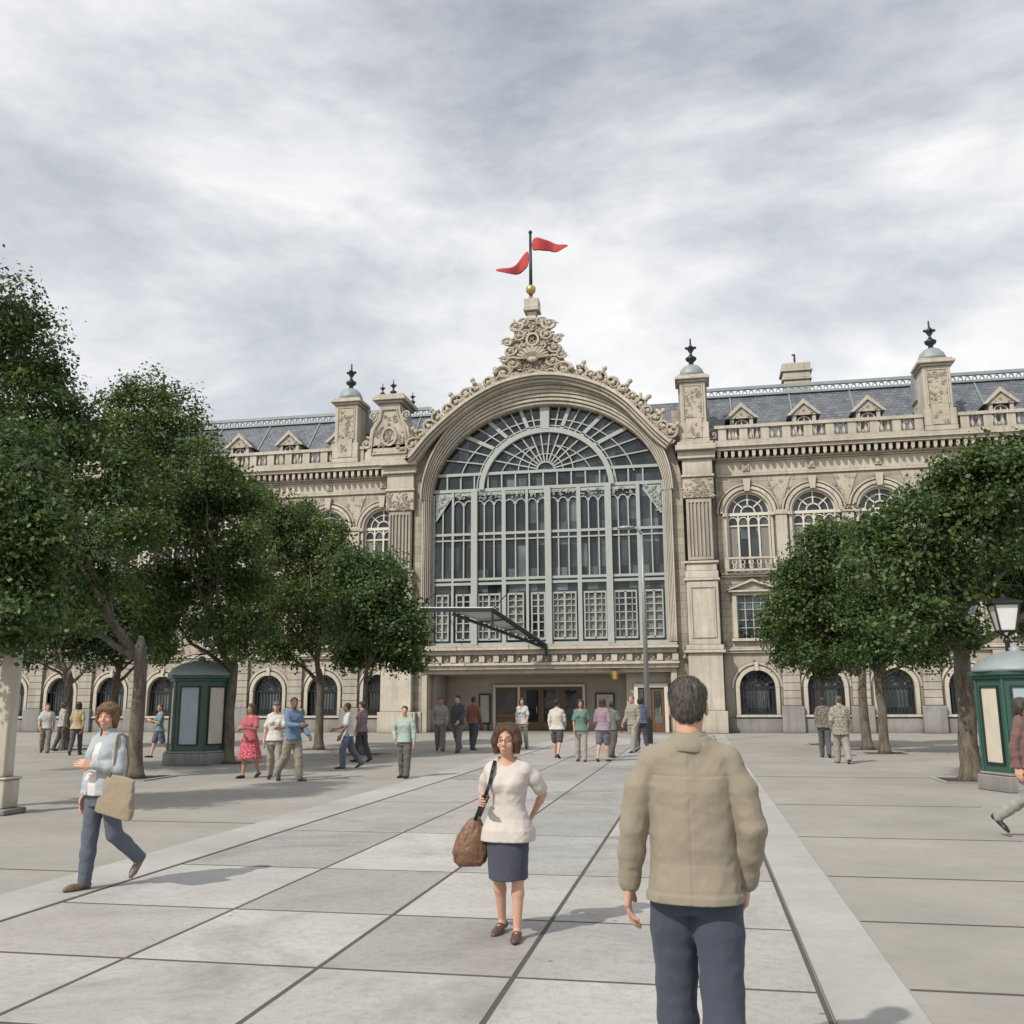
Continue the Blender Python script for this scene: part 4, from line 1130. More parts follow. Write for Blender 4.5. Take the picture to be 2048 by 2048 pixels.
tree(gxy(727, 1510), .09, 2.5, pxblobs(ground(727, 1510).y - .1, [(730, 1160, 46), (775, 1170, 40), (760, 1210, 56), (800, 1240, 42), (720, 1240, 54), (790, 1290, 46), (740, 1300, 50), (820, 1330, 26), (700, 1320, 34), (700, 1140, 40), (760, 1145, 40), (820, 1270, 34), (740, 1210, 46, -1.3), (770, 1265, 44, -1.2), (720, 1270, 40, -1.2)], seed=4), 40500, .112, 214,
     'slender left-hand tree nearest the great arch, its crown overlapping the entrance corner', (.072, .12, .04), G1)
tree(gxy(128, 1500), .16, 2.6, pxblobs(31.7, [(120, 1180, 70), (60, 1240, 70), (180, 1250, 66), (110, 1290, 54), (20, 1290, 54), (200, 1310, 38), (60, 1320, 30)], seed=5), 35100, .112, 105,
     'back-row tree behind the walkers at far left with a low crown', (.045, .08, .028), G1)
tree(gxy(222, 1495), .15, 2.7, pxblobs(33.5, [(230, 1190, 60), (290, 1220, 60), (250, 1270, 56), (200, 1290, 44), (300, 1290, 46), (330, 1310, 30)], seed=6), 27000, .112, 106,
     'back-row tree just left of the six-sided kiosk, partly behind the largest tree', (.05, .09, .03), G1)
tree(gxy(1945, 1562), .19, 3.0, pxblobs(21.7, [(1975, 965, 80), (2060, 950, 95), (1900, 1000, 72), (1830, 1060, 66), (1950, 1080, 95), (2070, 1070, 100, 1.6), (1765, 1075, 56), (1790, 1150, 66), (1870, 1170, 80), (1985, 1180, 56, 2.2), (2130, 1190, 80, 2.4), (1830, 1240, 56), (1900, 1270, 48), (2080, 1250, 50, 3.0)], seed=7), 70200, .098, 107,
     'largest right-hand tree with forking trunk beside the street lantern', (.066, .11, .032), G2)
tree(gxy(1735, 1500), .15, 2.7, pxblobs(34.3, [(1650, 1090, 46), (1700, 1080, 46), (1610, 1150, 52), (1680, 1160, 60), (1585, 1220, 50), (1650, 1240, 60), (1575, 1285, 40), (1630, 1310, 44), (1690, 1290, 44)], seed=8), 43200, .112, 108,
     'right-hand tree whose crown hides the third arched upper window, left trunk of the close pair', (.08, .128, .038), G2)
tree(gxy(1770, 1508), .14, 2.6, pxblobs(31.9, [(1740, 1150, 58), (1790, 1190, 60), (1750, 1240, 60), (1820, 1260, 56), (1780, 1300, 46), (1720, 1310, 36), (1850, 1310, 40)], seed=9), 35100, .112, 109,
     'right-hand tree with flared base, right trunk of the close pair', (.062, .11, .034), G2)
tree(gxy(1652, 1490), .08, 2.5, pxblobs(36.5, [(1600, 1200, 44), (1560, 1260, 36), (1640, 1270, 48), (1590, 1310, 40), (1680, 1320, 30), (1640, 1335, 24)], seed=10), 24300, .112, 110,
     'thin back-row tree directly behind the couple walking on the right', (.06, .10, .03), G2)

# ------------------------------------------------------------------ square furniture
def kiosk(loc, rz, s, label):
    K = empty('kiosk', loc, rz, label, 'kiosk', 'six-sided domed display kiosks'); n = 6
    def hexa(r, off=0): return [(r * math.cos(2 * math.pi * (k + .5) / n + off), r * math.sin(2 * math.pi * (k + .5) / n + off)) for k in range(n)]
    m = MB(); m.prismz(hexa(.92 * s), 0, .3 * s); m.prismz(hexa(.86 * s), .3 * s, .36 * s); m.build('base', M['plinth'], K, bevel=.015)
    m = MB(); m.prismz(hexa(.78 * s), .36 * s, 2.15 * s)
    m.prismz(hexa(.84 * s), 2.15 * s, 2.22 * s).prismz(hexa(.92 * s), 2.22 * s, 2.3 * s)
    for x, y in hexa(.785 * s): m.tube([(x, y, .36 * s), (x, y, 2.15 * s)], .035 * s, 6)
    m.build('body', M['kioskgreen'], K, bevel=.01)
    m = MB(); m.lathe(0, 0, [(.86 * s, 2.3 * s), (.84 * s, 2.36 * s), (.72 * s, 2.5 * s), (.5 * s, 2.62 * s), (.24 * s, 2.69 * s), (.1 * s, 2.71 * s), (.12 * s, 2.76 * s), (.04 * s, 2.82 * s)], 24)
    m.build('dome', M['zinc'], K, smooth=True)
    paper = [simple('display paper %s' % nm, c, .55, 0, .25, 2.2) for nm, c in (('cream', (.55, .50, .40)), ('pale blue', (.34, .42, .46)))]
    for k in range(n):
        a = 2 * math.pi * (k + 1) / n; ap = .78 * s * math.cos(math.pi / n)
        ux, uy = math.cos(a), math.sin(a); tx, ty = -uy, ux
        def q(u, v, d): return (ux * (ap + d) + tx * u, uy * (ap + d) + ty * u, v)
        w = .27 * s; z0, z1 = .5 * s, 2.02 * s
        m = MB()
        for u0, u1, v0, v1 in ((-w, -w + .04, z0, z1), (w - .04, w, z0, z1), (-w + .04, w - .04, z0, z0 + .04), (-w + .04, w - .04, z1 - .04, z1)):
            b = len(m.v); m.v += [q(u0, v0, .002), q(u1, v0, .002), q(u1, v1, .002), q(u0, v1, .002), q(u0, v0, .03), q(u1, v0, .03), q(u1, v1, .03), q(u0, v1, .03)]
            m.f += [(b, b + 1, b + 2, b + 3), (b + 4, b + 5, b + 6, b + 7), (b, b + 1, b + 5, b + 4), (b + 1, b + 2, b + 6, b + 5), (b + 2, b + 3, b + 7, b + 6), (b + 3, b, b + 4, b + 7)]
        fr = m.build('panel_frame', M['iron'], K)
        m = MB(); m.v = [q(-w + .04, z0 + .04, .01), q(w - .04, z0 + .04, .01), q(w - .04, z1 - .04, .01), q(-w + .04, z1 - .04, .01)]; m.f = [(0, 1, 2, 3)]
        m.build('display_panel', paper[k % 2], fr)
    return K
v = ground(377, 1530); kiosk((v.x, v.y + .4, 0), R(38), 1.05, 'green domed kiosk with tall display panels between left-hand tree trunks')
v = ground(2094, 1590); kiosk((v.x, v.y + .9, 0), R(22), .95, 'green domed kiosk with tall display panels cut by the right edge')

# stone lamp column at far left, its lantern up in the leaves
v = ground(-4, 1628)
P_ = empty('lamp_column', (v.x, v.y, 0), 0, 'thick pale stone lamp column with block base at the far left edge', 'lamp column')
MB().box(-.30, .30, -.26, .26, 0, .09).build('foot', M['plinth'], P_, bevel=.015)
MB().box(-.2, .2, -.18, .18, .09, .52).box(-.225, .225, -.2, .2, .52, .56).build('base', M['trim'], P_, bevel=.015)
MB().lathe(0, 0, [(.17, .56), (.16, 1.5), (.13, 4.6), (.17, 4.64), (.17, 4.75)], 4, math.pi / 4).build('column', M['trim'], P_, bevel=.012)
MB().lathe(0, 0, [(.08, 4.75), (.1, 4.9), (.2, 5.0), (.27, 5.45), (.3, 5.48), (.1, 5.66), (.02, 5.76)], 6).build('lantern', M['iron'], P_)
# tall mast lamp in front of the entrance
v = ground(1297, 1488)
P_ = empty('mast_lamp', (v.x, v.y, 0), 0, 'very tall thin grey mast lamp standing in front of the right end of the entrance', 'street lamp')
M['pole'] = simple('galvanised grey pole', (.30, .31, .31), .5, .5, .12, 3)
m = MB(); m.lathe(0, 0, [(.18, 0), (.18, .9), (.13, .95), (.12, 1.0)], 12); m.build('base', M['iron'], P_, smooth=False)
m = MB(); m.tube([(0, 0, 1.0), (0, 0, 5.6), (0, 0, 8.35)], [.115, .075, .045], 10); m.tube([(0, 0, 8.25), (-.2, 0, 8.5), (-.5, 0, 8.55)], [.05, .05, .04], 8); m.build('pole', M['pole'], P_, smooth=True)
m = MB(); m.ball((-.62, 0, 8.54), (.38, .18, .09), 12); m.build('lamp_head', M['pole'], P_, smooth=True)
# street lantern by the right tree
v = at(2012, 1262, 20.3)
P_ = empty('street_lantern', (v.x, 20.3, 0), 0, 'black street lantern with four glass sides behind the right-hand kiosk', 'street lantern')
H_ = v.z
m = MB(); m.lathe(0, 0, [(.16, 0), (.16, .3), (.1, .4), (.075, 1.0), (.055, 1.1), (.045, H_ - .25), (.08, H_ - .2), (.05, H_ - .12)], 12); m.build('post', M['iron'], P_, smooth=True)
m = MB()
b0, b1, hh = .2, .33, .52
for i in range(4):
    a0 = math.pi / 4 + i * math.pi / 2; a1 = a0 + math.pi / 2
    m.tube([(b0 * math.cos(a0), b0 * math.sin(a0), H_), (b1 * math.cos(a0), b1 * math.sin(a0), H_ + hh)], .02, 4)
    m.tube([(b0 * math.cos(a0), b0 * math.sin(a0), H_), (b0 * math.cos(a1), b0 * math.sin(a1), H_)], .02, 4)
    m.tube([(0, 0, H_ - .12), (b0 * math.cos(a0), b0 * math.sin(a0), H_)], .015, 4)
    m.tube([(b1 * math.cos(a0), b1 * math.sin(a0), H_ + hh), (b1 * math.cos(a1), b1 * math.sin(a1), H_ + hh)], .03, 4)
m.lathe(0, 0, [(.39, H_ + hh + .01), (.39, H_ + hh + .05), (.12, H_ + hh + .12), (.05, H_ + hh + .15), (.02, H_ + hh + .19)], 4, math.pi / 4)
ln = m.build('lantern_frame', M['iron'], P_)
m = MB(); m.lathe(0, 0, [(b0 - .02, H_ + .01), (b1 - .03, H_ + hh - .01)], 4, math.pi / 4); m.build('lantern_glass', simple('milky lamp glass', (.72, .72, .68), .2), ln)

# ------------------------------------------------------------------ implicit-surface figures
_ns = np.random.default_rng(4).random((24, 24, 24)).astype(np.float32)
def vnoise(x, y, z, f, seed=0):
    x = x * f + 7.3 + seed * 3.1; y = y * f + 2.9 + seed * 1.7; z = z * f + 5.1 + seed
    xi, yi, zi = np.floor(x).astype(int), np.floor(y).astype(int), np.floor(z).astype(int)
    fx, fy, fz = x - xi, y - yi, z - zi
    fx, fy, fz = [t * t * (3 - 2 * t) for t in (fx, fy, fz)]
    o = 0
    for a in (0, 1):
        for b in (0, 1):
            for c in (0, 1):
                o = o + _ns[(xi + a) % 24, (yi + b) % 24, (zi + c) % 24] * (fx if a else 1 - fx) * (fy if b else 1 - fy) * (fz if c else 1 - fz)
    return o * 2 - 1
class Field:
    def __init__(s, lo, hi, h):
        s.lo = np.array(lo, float); s.h = h
        s.n = np.ceil((np.array(hi, float) - s.lo) / h).astype(int) + 1
        s.D = np.full(s.n, .25, np.float32)
    def sub(s, lo, hi):
        a = np.clip(np.floor((np.array(lo) - s.lo) / s.h).astype(int), 0, s.n); b = np.clip(np.ceil((np.array(hi) - s.lo) / s.h).astype(int) + 1, 0, s.n)
        if (b <= a).any(): return None
        g_ = [s.lo[k] + s.h * np.arange(a[k], b[k]) for k in range(3)]
        return tuple(slice(a[k], b[k]) for k in range(3)), g_[0][:, None, None], g_[1][None, :, None], g_[2][None, None, :]
    def put(s, sl, d, k, op='add'):
        a = s.D[sl]; d = d.astype(np.float32) if hasattr(d, 'astype') else d
        if op == 'add':
            if k > 0: h = np.clip(.5 + .5 * (a - d) / k, 0, 1); s.D[sl] = a * (1 - h) + d * h - k * h * (1 - h)
            else: s.D[sl] = np.minimum(a, d)
        elif op == 'cut':
            if k > 0: h = np.clip(.5 - .5 * (a + d) / k, 0, 1); s.D[sl] = a * (1 - h) - d * h + k * h * (1 - h)
            else: s.D[sl] = np.maximum(a, -d)
    def cone(s, a, b, ra, rb, k=.02, op='add'):
        a, b = np.array(a, float), np.array(b, float); m = max(ra, rb) + max(k, 0) * 1.5 + .03
        q = s.sub(np.minimum(a, b) - m, np.maximum(a, b) + m)
        if q is None: return s
        sl, X, Y, Z = q; v = b - a; L = (v * v).sum() or 1e-9
        t = np.clip(((X - a[0]) * v[0] + (Y - a[1]) * v[1] + (Z - a[2]) * v[2]) / L, 0, 1)
        d = np.sqrt((X - a[0] - t * v[0]) ** 2 + (Y - a[1] - t * v[1]) ** 2 + (Z - a[2] - t * v[2]) ** 2) - (ra + (rb - ra) * t)
        s.put(sl, d, k, op); return s
    def chain(s, pts, rs, k=.02, op='add'):
        for i in range(len(pts) - 1): s.cone(pts[i], pts[i + 1], rs[i], rs[i + 1], k, op)
        return s
    def ell(s, c, r, k=.02, op='add', rot=None):
        c, r = np.array(c, float), np.array(r, float); m = r.max() + max(k, 0) * 1.5 + .03
        q = s.sub(c - m, c + m)
        if q is None: return s
        sl, X, Y, Z = q; x, y, z = X - c[0], Y - c[1], Z - c[2]
        if rot is not None:
            Rm = rot; x, y, z = (Rm[0][0] * x + Rm[0][1] * y + Rm[0][2] * z, Rm[1][0] * x + Rm[1][1] * y + Rm[1][2] * z, Rm[2][0] * x + Rm[2][1] * y + Rm[2][2] * z)
        k0 = np.sqrt((x / r[0]) ** 2 + (y / r[1]) ** 2 + (z / r[2]) ** 2); k1 = np.sqrt((x / r[0] ** 2) ** 2 + (y / r[1] ** 2) ** 2 + (z / r[2] ** 2) ** 2) + 1e-6
        s.put(sl, k0 * (k0 - 1) / k1, k, op); return s
    def loft(s, secs, k=.02, pw=2.4, op='add'):
        secs = sorted(secs); zz = np.array([q[0] for q in secs]); A = np.array([q[1:] for q in secs])
        m = A[:, 2:].max() + .06
        q = s.sub((A[:, 0].min() - m, A[:, 1].min() - m, zz[0] - .05), (A[:, 0].max() + m, A[:, 1].max() + m, zz[-1] + .05))
        if q is None: return s
        sl, X, Y, Z = q; z = np.clip(Z, zz[0], zz[-1])
        cx, cy, w, d = [np.interp(z, zz, A[:, i]) for i in range(4)]
        e = (np.abs((X - cx) / w) ** pw + np.abs((Y - cy) / d) ** pw) ** (1 / pw)
        dd = (e - 1) * np.minimum(w, d); cap = np.maximum(zz[0] - Z, Z - zz[-1])
        s.put(sl, np.maximum(dd, cap), k, op); return s
    def folds(s, amp, f=(14, 14, 7), seed=0):
        ax = [s.lo[k] + s.h * np.arange(s.n[k]) for k in range(3)]
        near = np.nonzero(np.abs(s.D) < s.h * 3 + amp * 2)
        x, y, z = ax[0][near[0]], ax[1][near[1]], ax[2][near[2]]
        n = vnoise(x, y, z * f[2] / f[0], f[0], seed) + .5 * vnoise(x, y, z, f[0] * 2.1, seed + 3)
        n = 1 - 2 * np.abs(n)          # ridged
        s.D[near] -= (amp * n).astype(np.float32); return s
    def cutz(s, z, keep='above'):
        Z = (s.lo[2] + s.h * np.arange(s.n[2]))[None, None, :]
        s.D = np.maximum(s.D, (z - Z) if keep == 'above' else (Z - z)).astype(np.float32); return s
    def mesh(s, name, smooth_it=1):
        D = s.D.copy()
        D[0], D[-1], D[:, 0], D[:, -1], D[:, :, 0], D[:, :, -1] = 1, 1, 1, 1, 1, 1
        I = D < 0; nx, ny, nz = D.shape
        cnt = np.zeros((nx - 1, ny - 1, nz - 1), np.int8)
        for a in (0, 1):
            for b in (0, 1):
                for c in (0, 1): cnt += I[a:nx - 1 + a, b:ny - 1 + b, c:nz - 1 + c]
        act = np.nonzero((cnt > 0) & (cnt < 8)); n = len(act[0])
        idx = -np.ones(cnt.shape, np.int64); idx[act] = np.arange(n)
        P = np.zeros((n, 3)); W = np.zeros(n); base = np.stack(act, 1)
        cr = [(a, b, c) for a in (0, 1) for b in (0, 1) for c in (0, 1)]
        for i in range(8):
            for j in range(i + 1, 8):
                if sum(abs(cr[i][k] - cr[j][k]) for k in range(3)) != 1: continue
                d0 = D[tuple(base[:, k] + cr[i][k] for k in range(3))]; d1 = D[tuple(base[:, k] + cr[j][k] for k in range(3))]
                x = (d0 < 0) != (d1 < 0); t = np.where(x, d0 / np.where(x, d0 - d1, 1), 0)
                pi, pj = np.array(cr[i], float), np.array(cr[j], float)
                P += x[:, None] * (pi + (pj - pi) * t[:, None]); W += x
        P = (P / W[:, None] + base) * s.h + s.lo
        F = []
        for ax in range(3):
            sh = [slice(None)] * 3; sh2 = [slice(None)] * 3; sh[ax] = slice(0, -1); sh2[ax] = slice(1, None)
            e = I[tuple(sh)] != I[tuple(sh2)]; p = np.stack(np.nonzero(e), 1)
            o1, o2 = [k for k in range(3) if k != ax]
            ok = (p[:, o1] > 0) & (p[:, o2] > 0) & (p[:, o1] < cnt.shape[o1]) & (p[:, o2] < cnt.shape[o2]); p = p[ok]
            q = []
            for a, b in ((0, 0), (1, 0), (1, 1), (0, 1)):
                c = p.copy(); c[:, o1] -= a; c[:, o2] -= b; q.append(idx[c[:, 0], c[:, 1], c[:, 2]])
            q = np.stack(q, 1); ins = I[p[:, 0], p[:, 1], p[:, 2]]
            flip = ins if ax != 1 else ~ins
            q[flip] = q[flip][:, ::-1]; F.append(q)
        F = np.concatenate(F); F = F[(F >= 0).all(1)][:, ::-1]
        # smoothing
        for _ in range(smooth_it):
            acc = np.zeros_like(P); c = np.zeros(len(P))
            for k in range(4):
                a, b = F[:, k], F[:, (k + 1) % 4]
                np.add.at(acc, a, P[b]); np.add.at(acc, b, P[a]); np.add.at(c, a, 1); np.add.at(c, b, 1)
            P = P * .45 + .55 * acc / np.maximum(c, 1)[:, None]
        me = bpy.data.meshes.new(name)
        me.vertices.add(len(P)); me.vertices.foreach_set('co', P.astype(np.float32).ravel())
        me.loops.add(F.size); me.loops.foreach_set('vertex_index', F.astype(np.int32).ravel())
        me.polygons.add(len(F)); me.polygons.foreach_set('loop_start', np.arange(0, F.size, 4, dtype=np.int32))
        me.polygons.foreach_set('use_smooth', np.ones(len(F), bool)); me.update(calc_edges=True)
        return me, P, F

def V3(*a): return np.array(a, float)
SKINS = {'light': skin('light skin', (.55, .33, .235)), 'tan': skin('tanned skin', (.42, .235, .15)), 'dark': skin('brown skin', (.20, .105, .065))}
HAIRS = {}
def hair_mat(c):
    if c not in HAIRS: HAIRS[c] = hairm('hair %d' % len(HAIRS), c)
    return HAIRS[c]
CL = {}
def cloth_mat(c):
    if c not in CL: CL[c] = cloth('cloth %d' % len(CL), tuple(c[:3]), pat=c[3] if len(c) > 3 else None)
    return CL[c]
EYE_W = simple('eye white', (.50, .47, .44), .3); EYE_D = simple('dark iris', (.03, .02, .015), .15)

def figure(loc, face, label, group=None, h=1.72, sex='m', q=.011, L=(5, 6, 12, 0), Rr=(-5, 6, 12, 0), legs=((12, 4), (-12, 14)), top='shirt', bottom='trousers',
           topc=(.3, .3, .32), botc=(.06, .07, .1), hair='short', hairc=(.03, .02, .015), sk='light', shoec=(.02, .02, .02), head=1.0, wide=1.0, lean=0.0, turn=0.0, hem=.28, toph=.49, sleeve='long', nod=0.0, stance=.062, footspin=8, open_front=False, glasses=False):
    """A person facing local -Y, feet on z=0. face = heading in degrees added about Z. Arms: (forward, out, elbow, inward) degrees."""
    T = empty('person', loc, R(face), label, 'person', group)
    s = h
    fem = sex == 'f'
    th, sh_, ank = .245 * s, .246 * s, .045 * s
    # legs first, from the pelvis down
    J = {}
    for sd, (hf, kn) in zip((1, -1), legs):
        hip = V3(sd * .052 * s, 0, 0); a1, a2 = R(hf), R(hf - kn)
        knee = hip + th * V3(sd * .02, -math.sin(a1), -math.cos(a1)); foot = knee + sh_ * V3(sd * .0, -math.sin(a2), -math.cos(a2))
        pitch = max(0, (kn - hf) * .9 - 6) if hf < 0 or kn > 30 else -max(0, hf - kn) * .3
        J[sd] = [hip, knee, foot, pitch]
    fl = .15 * s
    lows = []
    for sd in J:
        f_ = J[sd][2]; pt = R(J[sd][3]); toe = f_ + V3(0, -fl * .72 * math.cos(pt), -fl * .72 * math.sin(pt) - ank * .6); lows.append(min(toe[2], f_[2] - ank))
    up = -min(lows)
    for sd in J:
        for k in range(3): J[sd][k] = J[sd][k] + V3(0, 0, up)
    pz = up                              # hip joint height
    H0 = pz - .52 * s                    # shift of the upper body against the standard stance
    def Zs(f_): return f_ * s + H0
    ly = lambda z: -math.tan(R(lean)) * (z - pz)       # forward lean
    shz = Zs(.803); sw = (.100 if fem else .113) * s * wide
    arms = {}
    for sd, (fw, ab, el, inn) in ((1, L), (-1, Rr)):
        S_ = V3(sd * sw, ly(shz) + .005 * s, shz)
        f_, a_ = R(fw), R(ab); d1 = V3(sd * math.sin(a_), -math.sin(f_) * math.cos(a_), -math.cos(f_) * math.cos(a_))
        E_ = S_ + d1 * .168 * s
        f2, i_ = R(fw + el), R(inn); d2 = V3(sd * (math.sin(a_) * .5 * (1 if inn == 0 else 0) - math.sin(i_)), -math.sin(f2) * math.cos(i_), -math.cos(f2) * math.cos(i_)); d2 /= np.linalg.norm(d2)
        W_ = E_ + d2 * .142 * s; arms[sd] = (S_, E_, W_, d2)
    nz = Zs(.862); hz = Zs(.87)          # chin level about .87
    HH = .132 * s * head                 # head height
    hc = V3(0, ly(hz) - .012 * s, hz)
    def hp_(x, y, z):                    # head-local point (units of head height), turned and nodded
        a = R(turn); yy = y * math.cos(R(nod)) - (z - .3) * math.sin(R(nod)) * -1 * 0 + y * 0; zz = z - math.sin(R(nod)) * -y * .9
        return hc + HH * V3(x * math.cos(a) - y * math.sin(a), x * math.sin(a) + y * math.cos(a), zz)
    a = R(turn); Hrot = [[math.cos(a), math.sin(a), 0], [-math.sin(a), math.cos(a), 0], [0, 0, 1]]
    lo = (-.36 * s, -.42 * s, -.03); hi = (.36 * s, .42 * s, Zs(1.07) + .06)
    allp = np.concatenate([np.array([p for sd in arms for p in arms[sd][:3]]), np.array([J[sd][k] for sd in J for k in range(3)])])
    lo = (allp[:, 0].min() - .17, allp[:, 1].min() - .26, -.03); hi = (allp[:, 0].max() + .17, allp[:, 1].max() + .2, hi[2])
    fine = q < .008
    B = Field(lo, hi, q)
    # torso
    wz, cz = Zs(.62), Zs(.73)
    tor = [(Zs(.455), 0, 0, .078 * s, .058 * s), (Zs(.50), 0, ly(Zs(.5)) + .006 * s, (.098 if fem else .092) * s * wide, .066 * s), (Zs(.56), 0, ly(Zs(.56)), (.092 if fem else .088) * s * wide, .062 * s), (wz, 0, ly(wz), (.072 if fem else .083) * s * wide, .054 * s * wide),
           (cz, 0, ly(cz) - .004 * s, (.088 if fem else .1) * s * wide, (.066 if fem else .066) * s * wide), (Zs(.785), 0, ly(Zs(.785)), (.094 if fem else .106) * s * wide, .054 * s), (Zs(.812), 0, ly(Zs(.812)) + .006 * s, (.078 if fem else .088) * s * wide, .040 * s), (Zs(.83), 0, ly(Zs(.83)) + .006 * s, (.052 if fem else .06) * s * wide, .034 * s), (Zs(.845), 0, ly(Zs(.84)) + .006 * s, .034 * s, .03 * s)]
    B.loft(tor, .02, 2.3)
    B.chain([(0, ly(shz) + .008 * s, Zs(.83)), hp_(0, .06, .28)], [.033 * s, .029 * s if fem else .034 * s], .02)
    for sd in arms:
        S_, E_, W_, d2 = arms[sd]; k_ = .85 if fem else 1.0
        B.cone((sd * .022 * s, ly(shz) + .01 * s, Zs(.838)), S_ - V3(sd * .012 * s, 0, .008 * s), .018 * s, .02 * s, .03)
        B.chain([S_ - V3(sd * .02, 0, 0), S_ + (E_ - S_) * .45, E_, E_ + (W_ - E_) * .3, W_], [.024 * s * k_, .026 * s * k_, .022 * s * k_, .0235 * s * k_, .0145 * s * k_], .014)
    for sd in J:
        hip, knee, ft, pt = J[sd]; k_ = 1.04 if fem else 1.0
        B.chain([hip, hip * .5 + knee * .5, knee, knee * .68 + ft * .32 + V3(0, .008 * s, 0), ft], [.051 * s, .043 * s * k_, .031 * s, .0305 * s, .019 * s], .02)
        pr = R(pt); fd = V3(sd * math.sin(R(footspin)), -math.cos(pr), -math.sin(pr)); fu = V3(0, -math.sin(pr), math.cos(pr))
        J[sd].append((fd, fu))
        B.chain([ft - fu * .012 * s, ft + fd * .075 * s - fu * .028 * s], [.02 * s, .017 * s], .015)
    # hands: palm, four curled fingers and a thumb
    for sd in arms:
        S_, E_, W_, u = arms[sd]; inw = V3(-sd, 0, 0); inw = inw - u * (inw @ u); inw /= np.linalg.norm(inw) + 1e-9
        fwd = np.cross(u, inw); fwd = fwd / np.linalg.norm(fwd)
        if fwd[1] > 0: fwd = -fwd
        pl = .055 * s; r0 = .0068 * s if fine else .0085 * s
        kn = []
        for i in range(4):
            o = (1.5 - i) * .0125 * s; base = W_ + u * (pl - abs(i - 1) * .003 * s) + fwd * o
            B.cone(W_ + fwd * o * .55 + u * .006 * s, base, .0105 * s, .0092 * s, .008); kn.append(base)
            ln = (.0245, .0275, .026, .02)[i] * s; c1, c2 = R(10 + 4 * i), R(27 + 6 * i)
            p1 = base + ln * (u * math.cos(c1) + inw * math.sin(c1)); p2 = p1 + ln * .85 * (u * math.cos(c2) + inw * math.sin(c2))
            p3 = p2 + ln * .55 * (u * math.cos(c2 + .5) + inw * math.sin(c2 + .5))
            B.chain([base, p1, p2, p3], [r0, r0 * .93, r0 * .85, r0 * .75], .002 if fine else .003)
        t0 = W_ + u * .016 * s + fwd * .012 * s; t1 = t0 + .024 * s * (u * .75 + fwd * .75 + inw * .25); t2 = t1 + .022 * s * (u * .9 + fwd * .2 + inw * .35)
        B.chain([t0, t1, t2], [.0115 * s, .0085 * s, .0068 * s], .006)
    # head
    B.ell(hp_(0, .07, .66), (.325 * HH * 1.0, .40 * HH, .345 * HH), .02, rot=Hrot)
    B.ell(hp_(0, -.07, .38), (.262 * HH, .30 * HH, .37 * HH), .03, rot=Hrot)
    B.ell(hp_(0, -.20, .13), (.13 * HH, .14 * HH, .12 * HH), .03, rot=Hrot)
    for sd in (1, -1):
        B.ell(hp_(sd * .338, .06, .44), (.04 * HH, .08 * HH, .14 * HH), .006, rot=Hrot)
        if fine:
            B.ell(hp_(sd * .14, -.405, .505), (.075 * HH, .055 * HH, .045 * HH), .015, 'cut', rot=Hrot)
            B.ell(hp_(sd * .17, -.29, .34), (.09 * HH, .07 * HH, .08 * HH), .02, rot=Hrot)
    B.chain([hp_(0, -.355, .54), hp_(0, -.455, .35)], [.03 * HH, .052 * HH], .015); B.ell(hp_(0, -.40, .335), (.08 * HH, .05 * HH, .038 * HH), .01, rot=Hrot)
    if fine:
        B.ell(hp_(0, -.375, .215), (.10 * HH, .035 * HH, .028 * HH), .008, rot=Hrot); B.ell(hp_(0, -.37, .165), (.085 * HH, .035 * HH, .028 * HH), .008, rot=Hrot)
    me, P, F = B.mesh('body', 1)
    tint = np.ones((len(P), 4), np.float32)
    def paint(c, r, colr, soft=.4):
        d = np.sqrt((((P - c) / r) ** 2).sum(1)); w = np.clip((1 - d) / soft, 0, 1)[:, None]
        tint[:, :3] = tint[:, :3] * (1 - w) + np.array(colr) * w
    mouth = hp_(0, -.40, .19); paint(mouth, np.array([.115, .2, .055]) * HH, (.88, .52, .52), .5)
    for sd in (1, -1):
        paint(hp_(sd * .14, -.36, .595), np.array([.11, .2, .028]) * HH, (.22, .17, .15), .5)
        paint(hp_(sd * .14, -.36, .50), np.array([.10, .2, .045]) * HH, (.30, .24, .22) if not fine else (.72, .6, .58), .5)
        paint(hp_(sd * .2, -.3, .33), np.array([.12, .2, .1]) * HH, (1.08, .86, .84), 1)
    a_ = me.color_attributes.new('tint', 'FLOAT_COLOR', 'POINT'); a_.data.foreach_set('color', tint.ravel())
    link('body', me, SKINS[sk], T)
    if fine:
        m = MB(); m2 = MB()
        for sd in (1, -1):
            c = hp_(sd * .14, -.315, .50); m.ball(c, (.055 * HH, .05 * HH, .026 * HH), 10); c2 = hp_(sd * .14, -.36, .50); m2.ball(c2, (.027 * HH, .012 * HH, .025 * HH), 8)
        e_ = m.build('eyes', EYE_W, T, smooth=True); m2.build('irises', EYE_D, e_, smooth=True)
        if glasses:
            m = MB()
            for sd in (1, -1):
                m.tube([hp_(sd * .155 + .115 * math.cos(t), -.425, .495 + .07 * math.sin(t)) for t in np.linspace(0, 2 * math.pi, 17)], .0018, 5)
                m.tube([hp_(sd * .27, -.42, .52), hp_(sd * .34, -.2, .52), hp_(sd * .35, .02, .50)], .0018, 5)
            m.tube([hp_(-.045, -.43, .51), hp_(0, -.45, .52), hp_(.045, -.43, .51)], .0018, 5)
            m.build('glasses', M['iron'], T, smooth=True)
    # hair
    Hf = Field(hc - V3(.62 * HH, .7 * HH, .75 * HH), hc + V3(.62 * HH, .75 * HH, 1.35 * HH), min(q, .008))
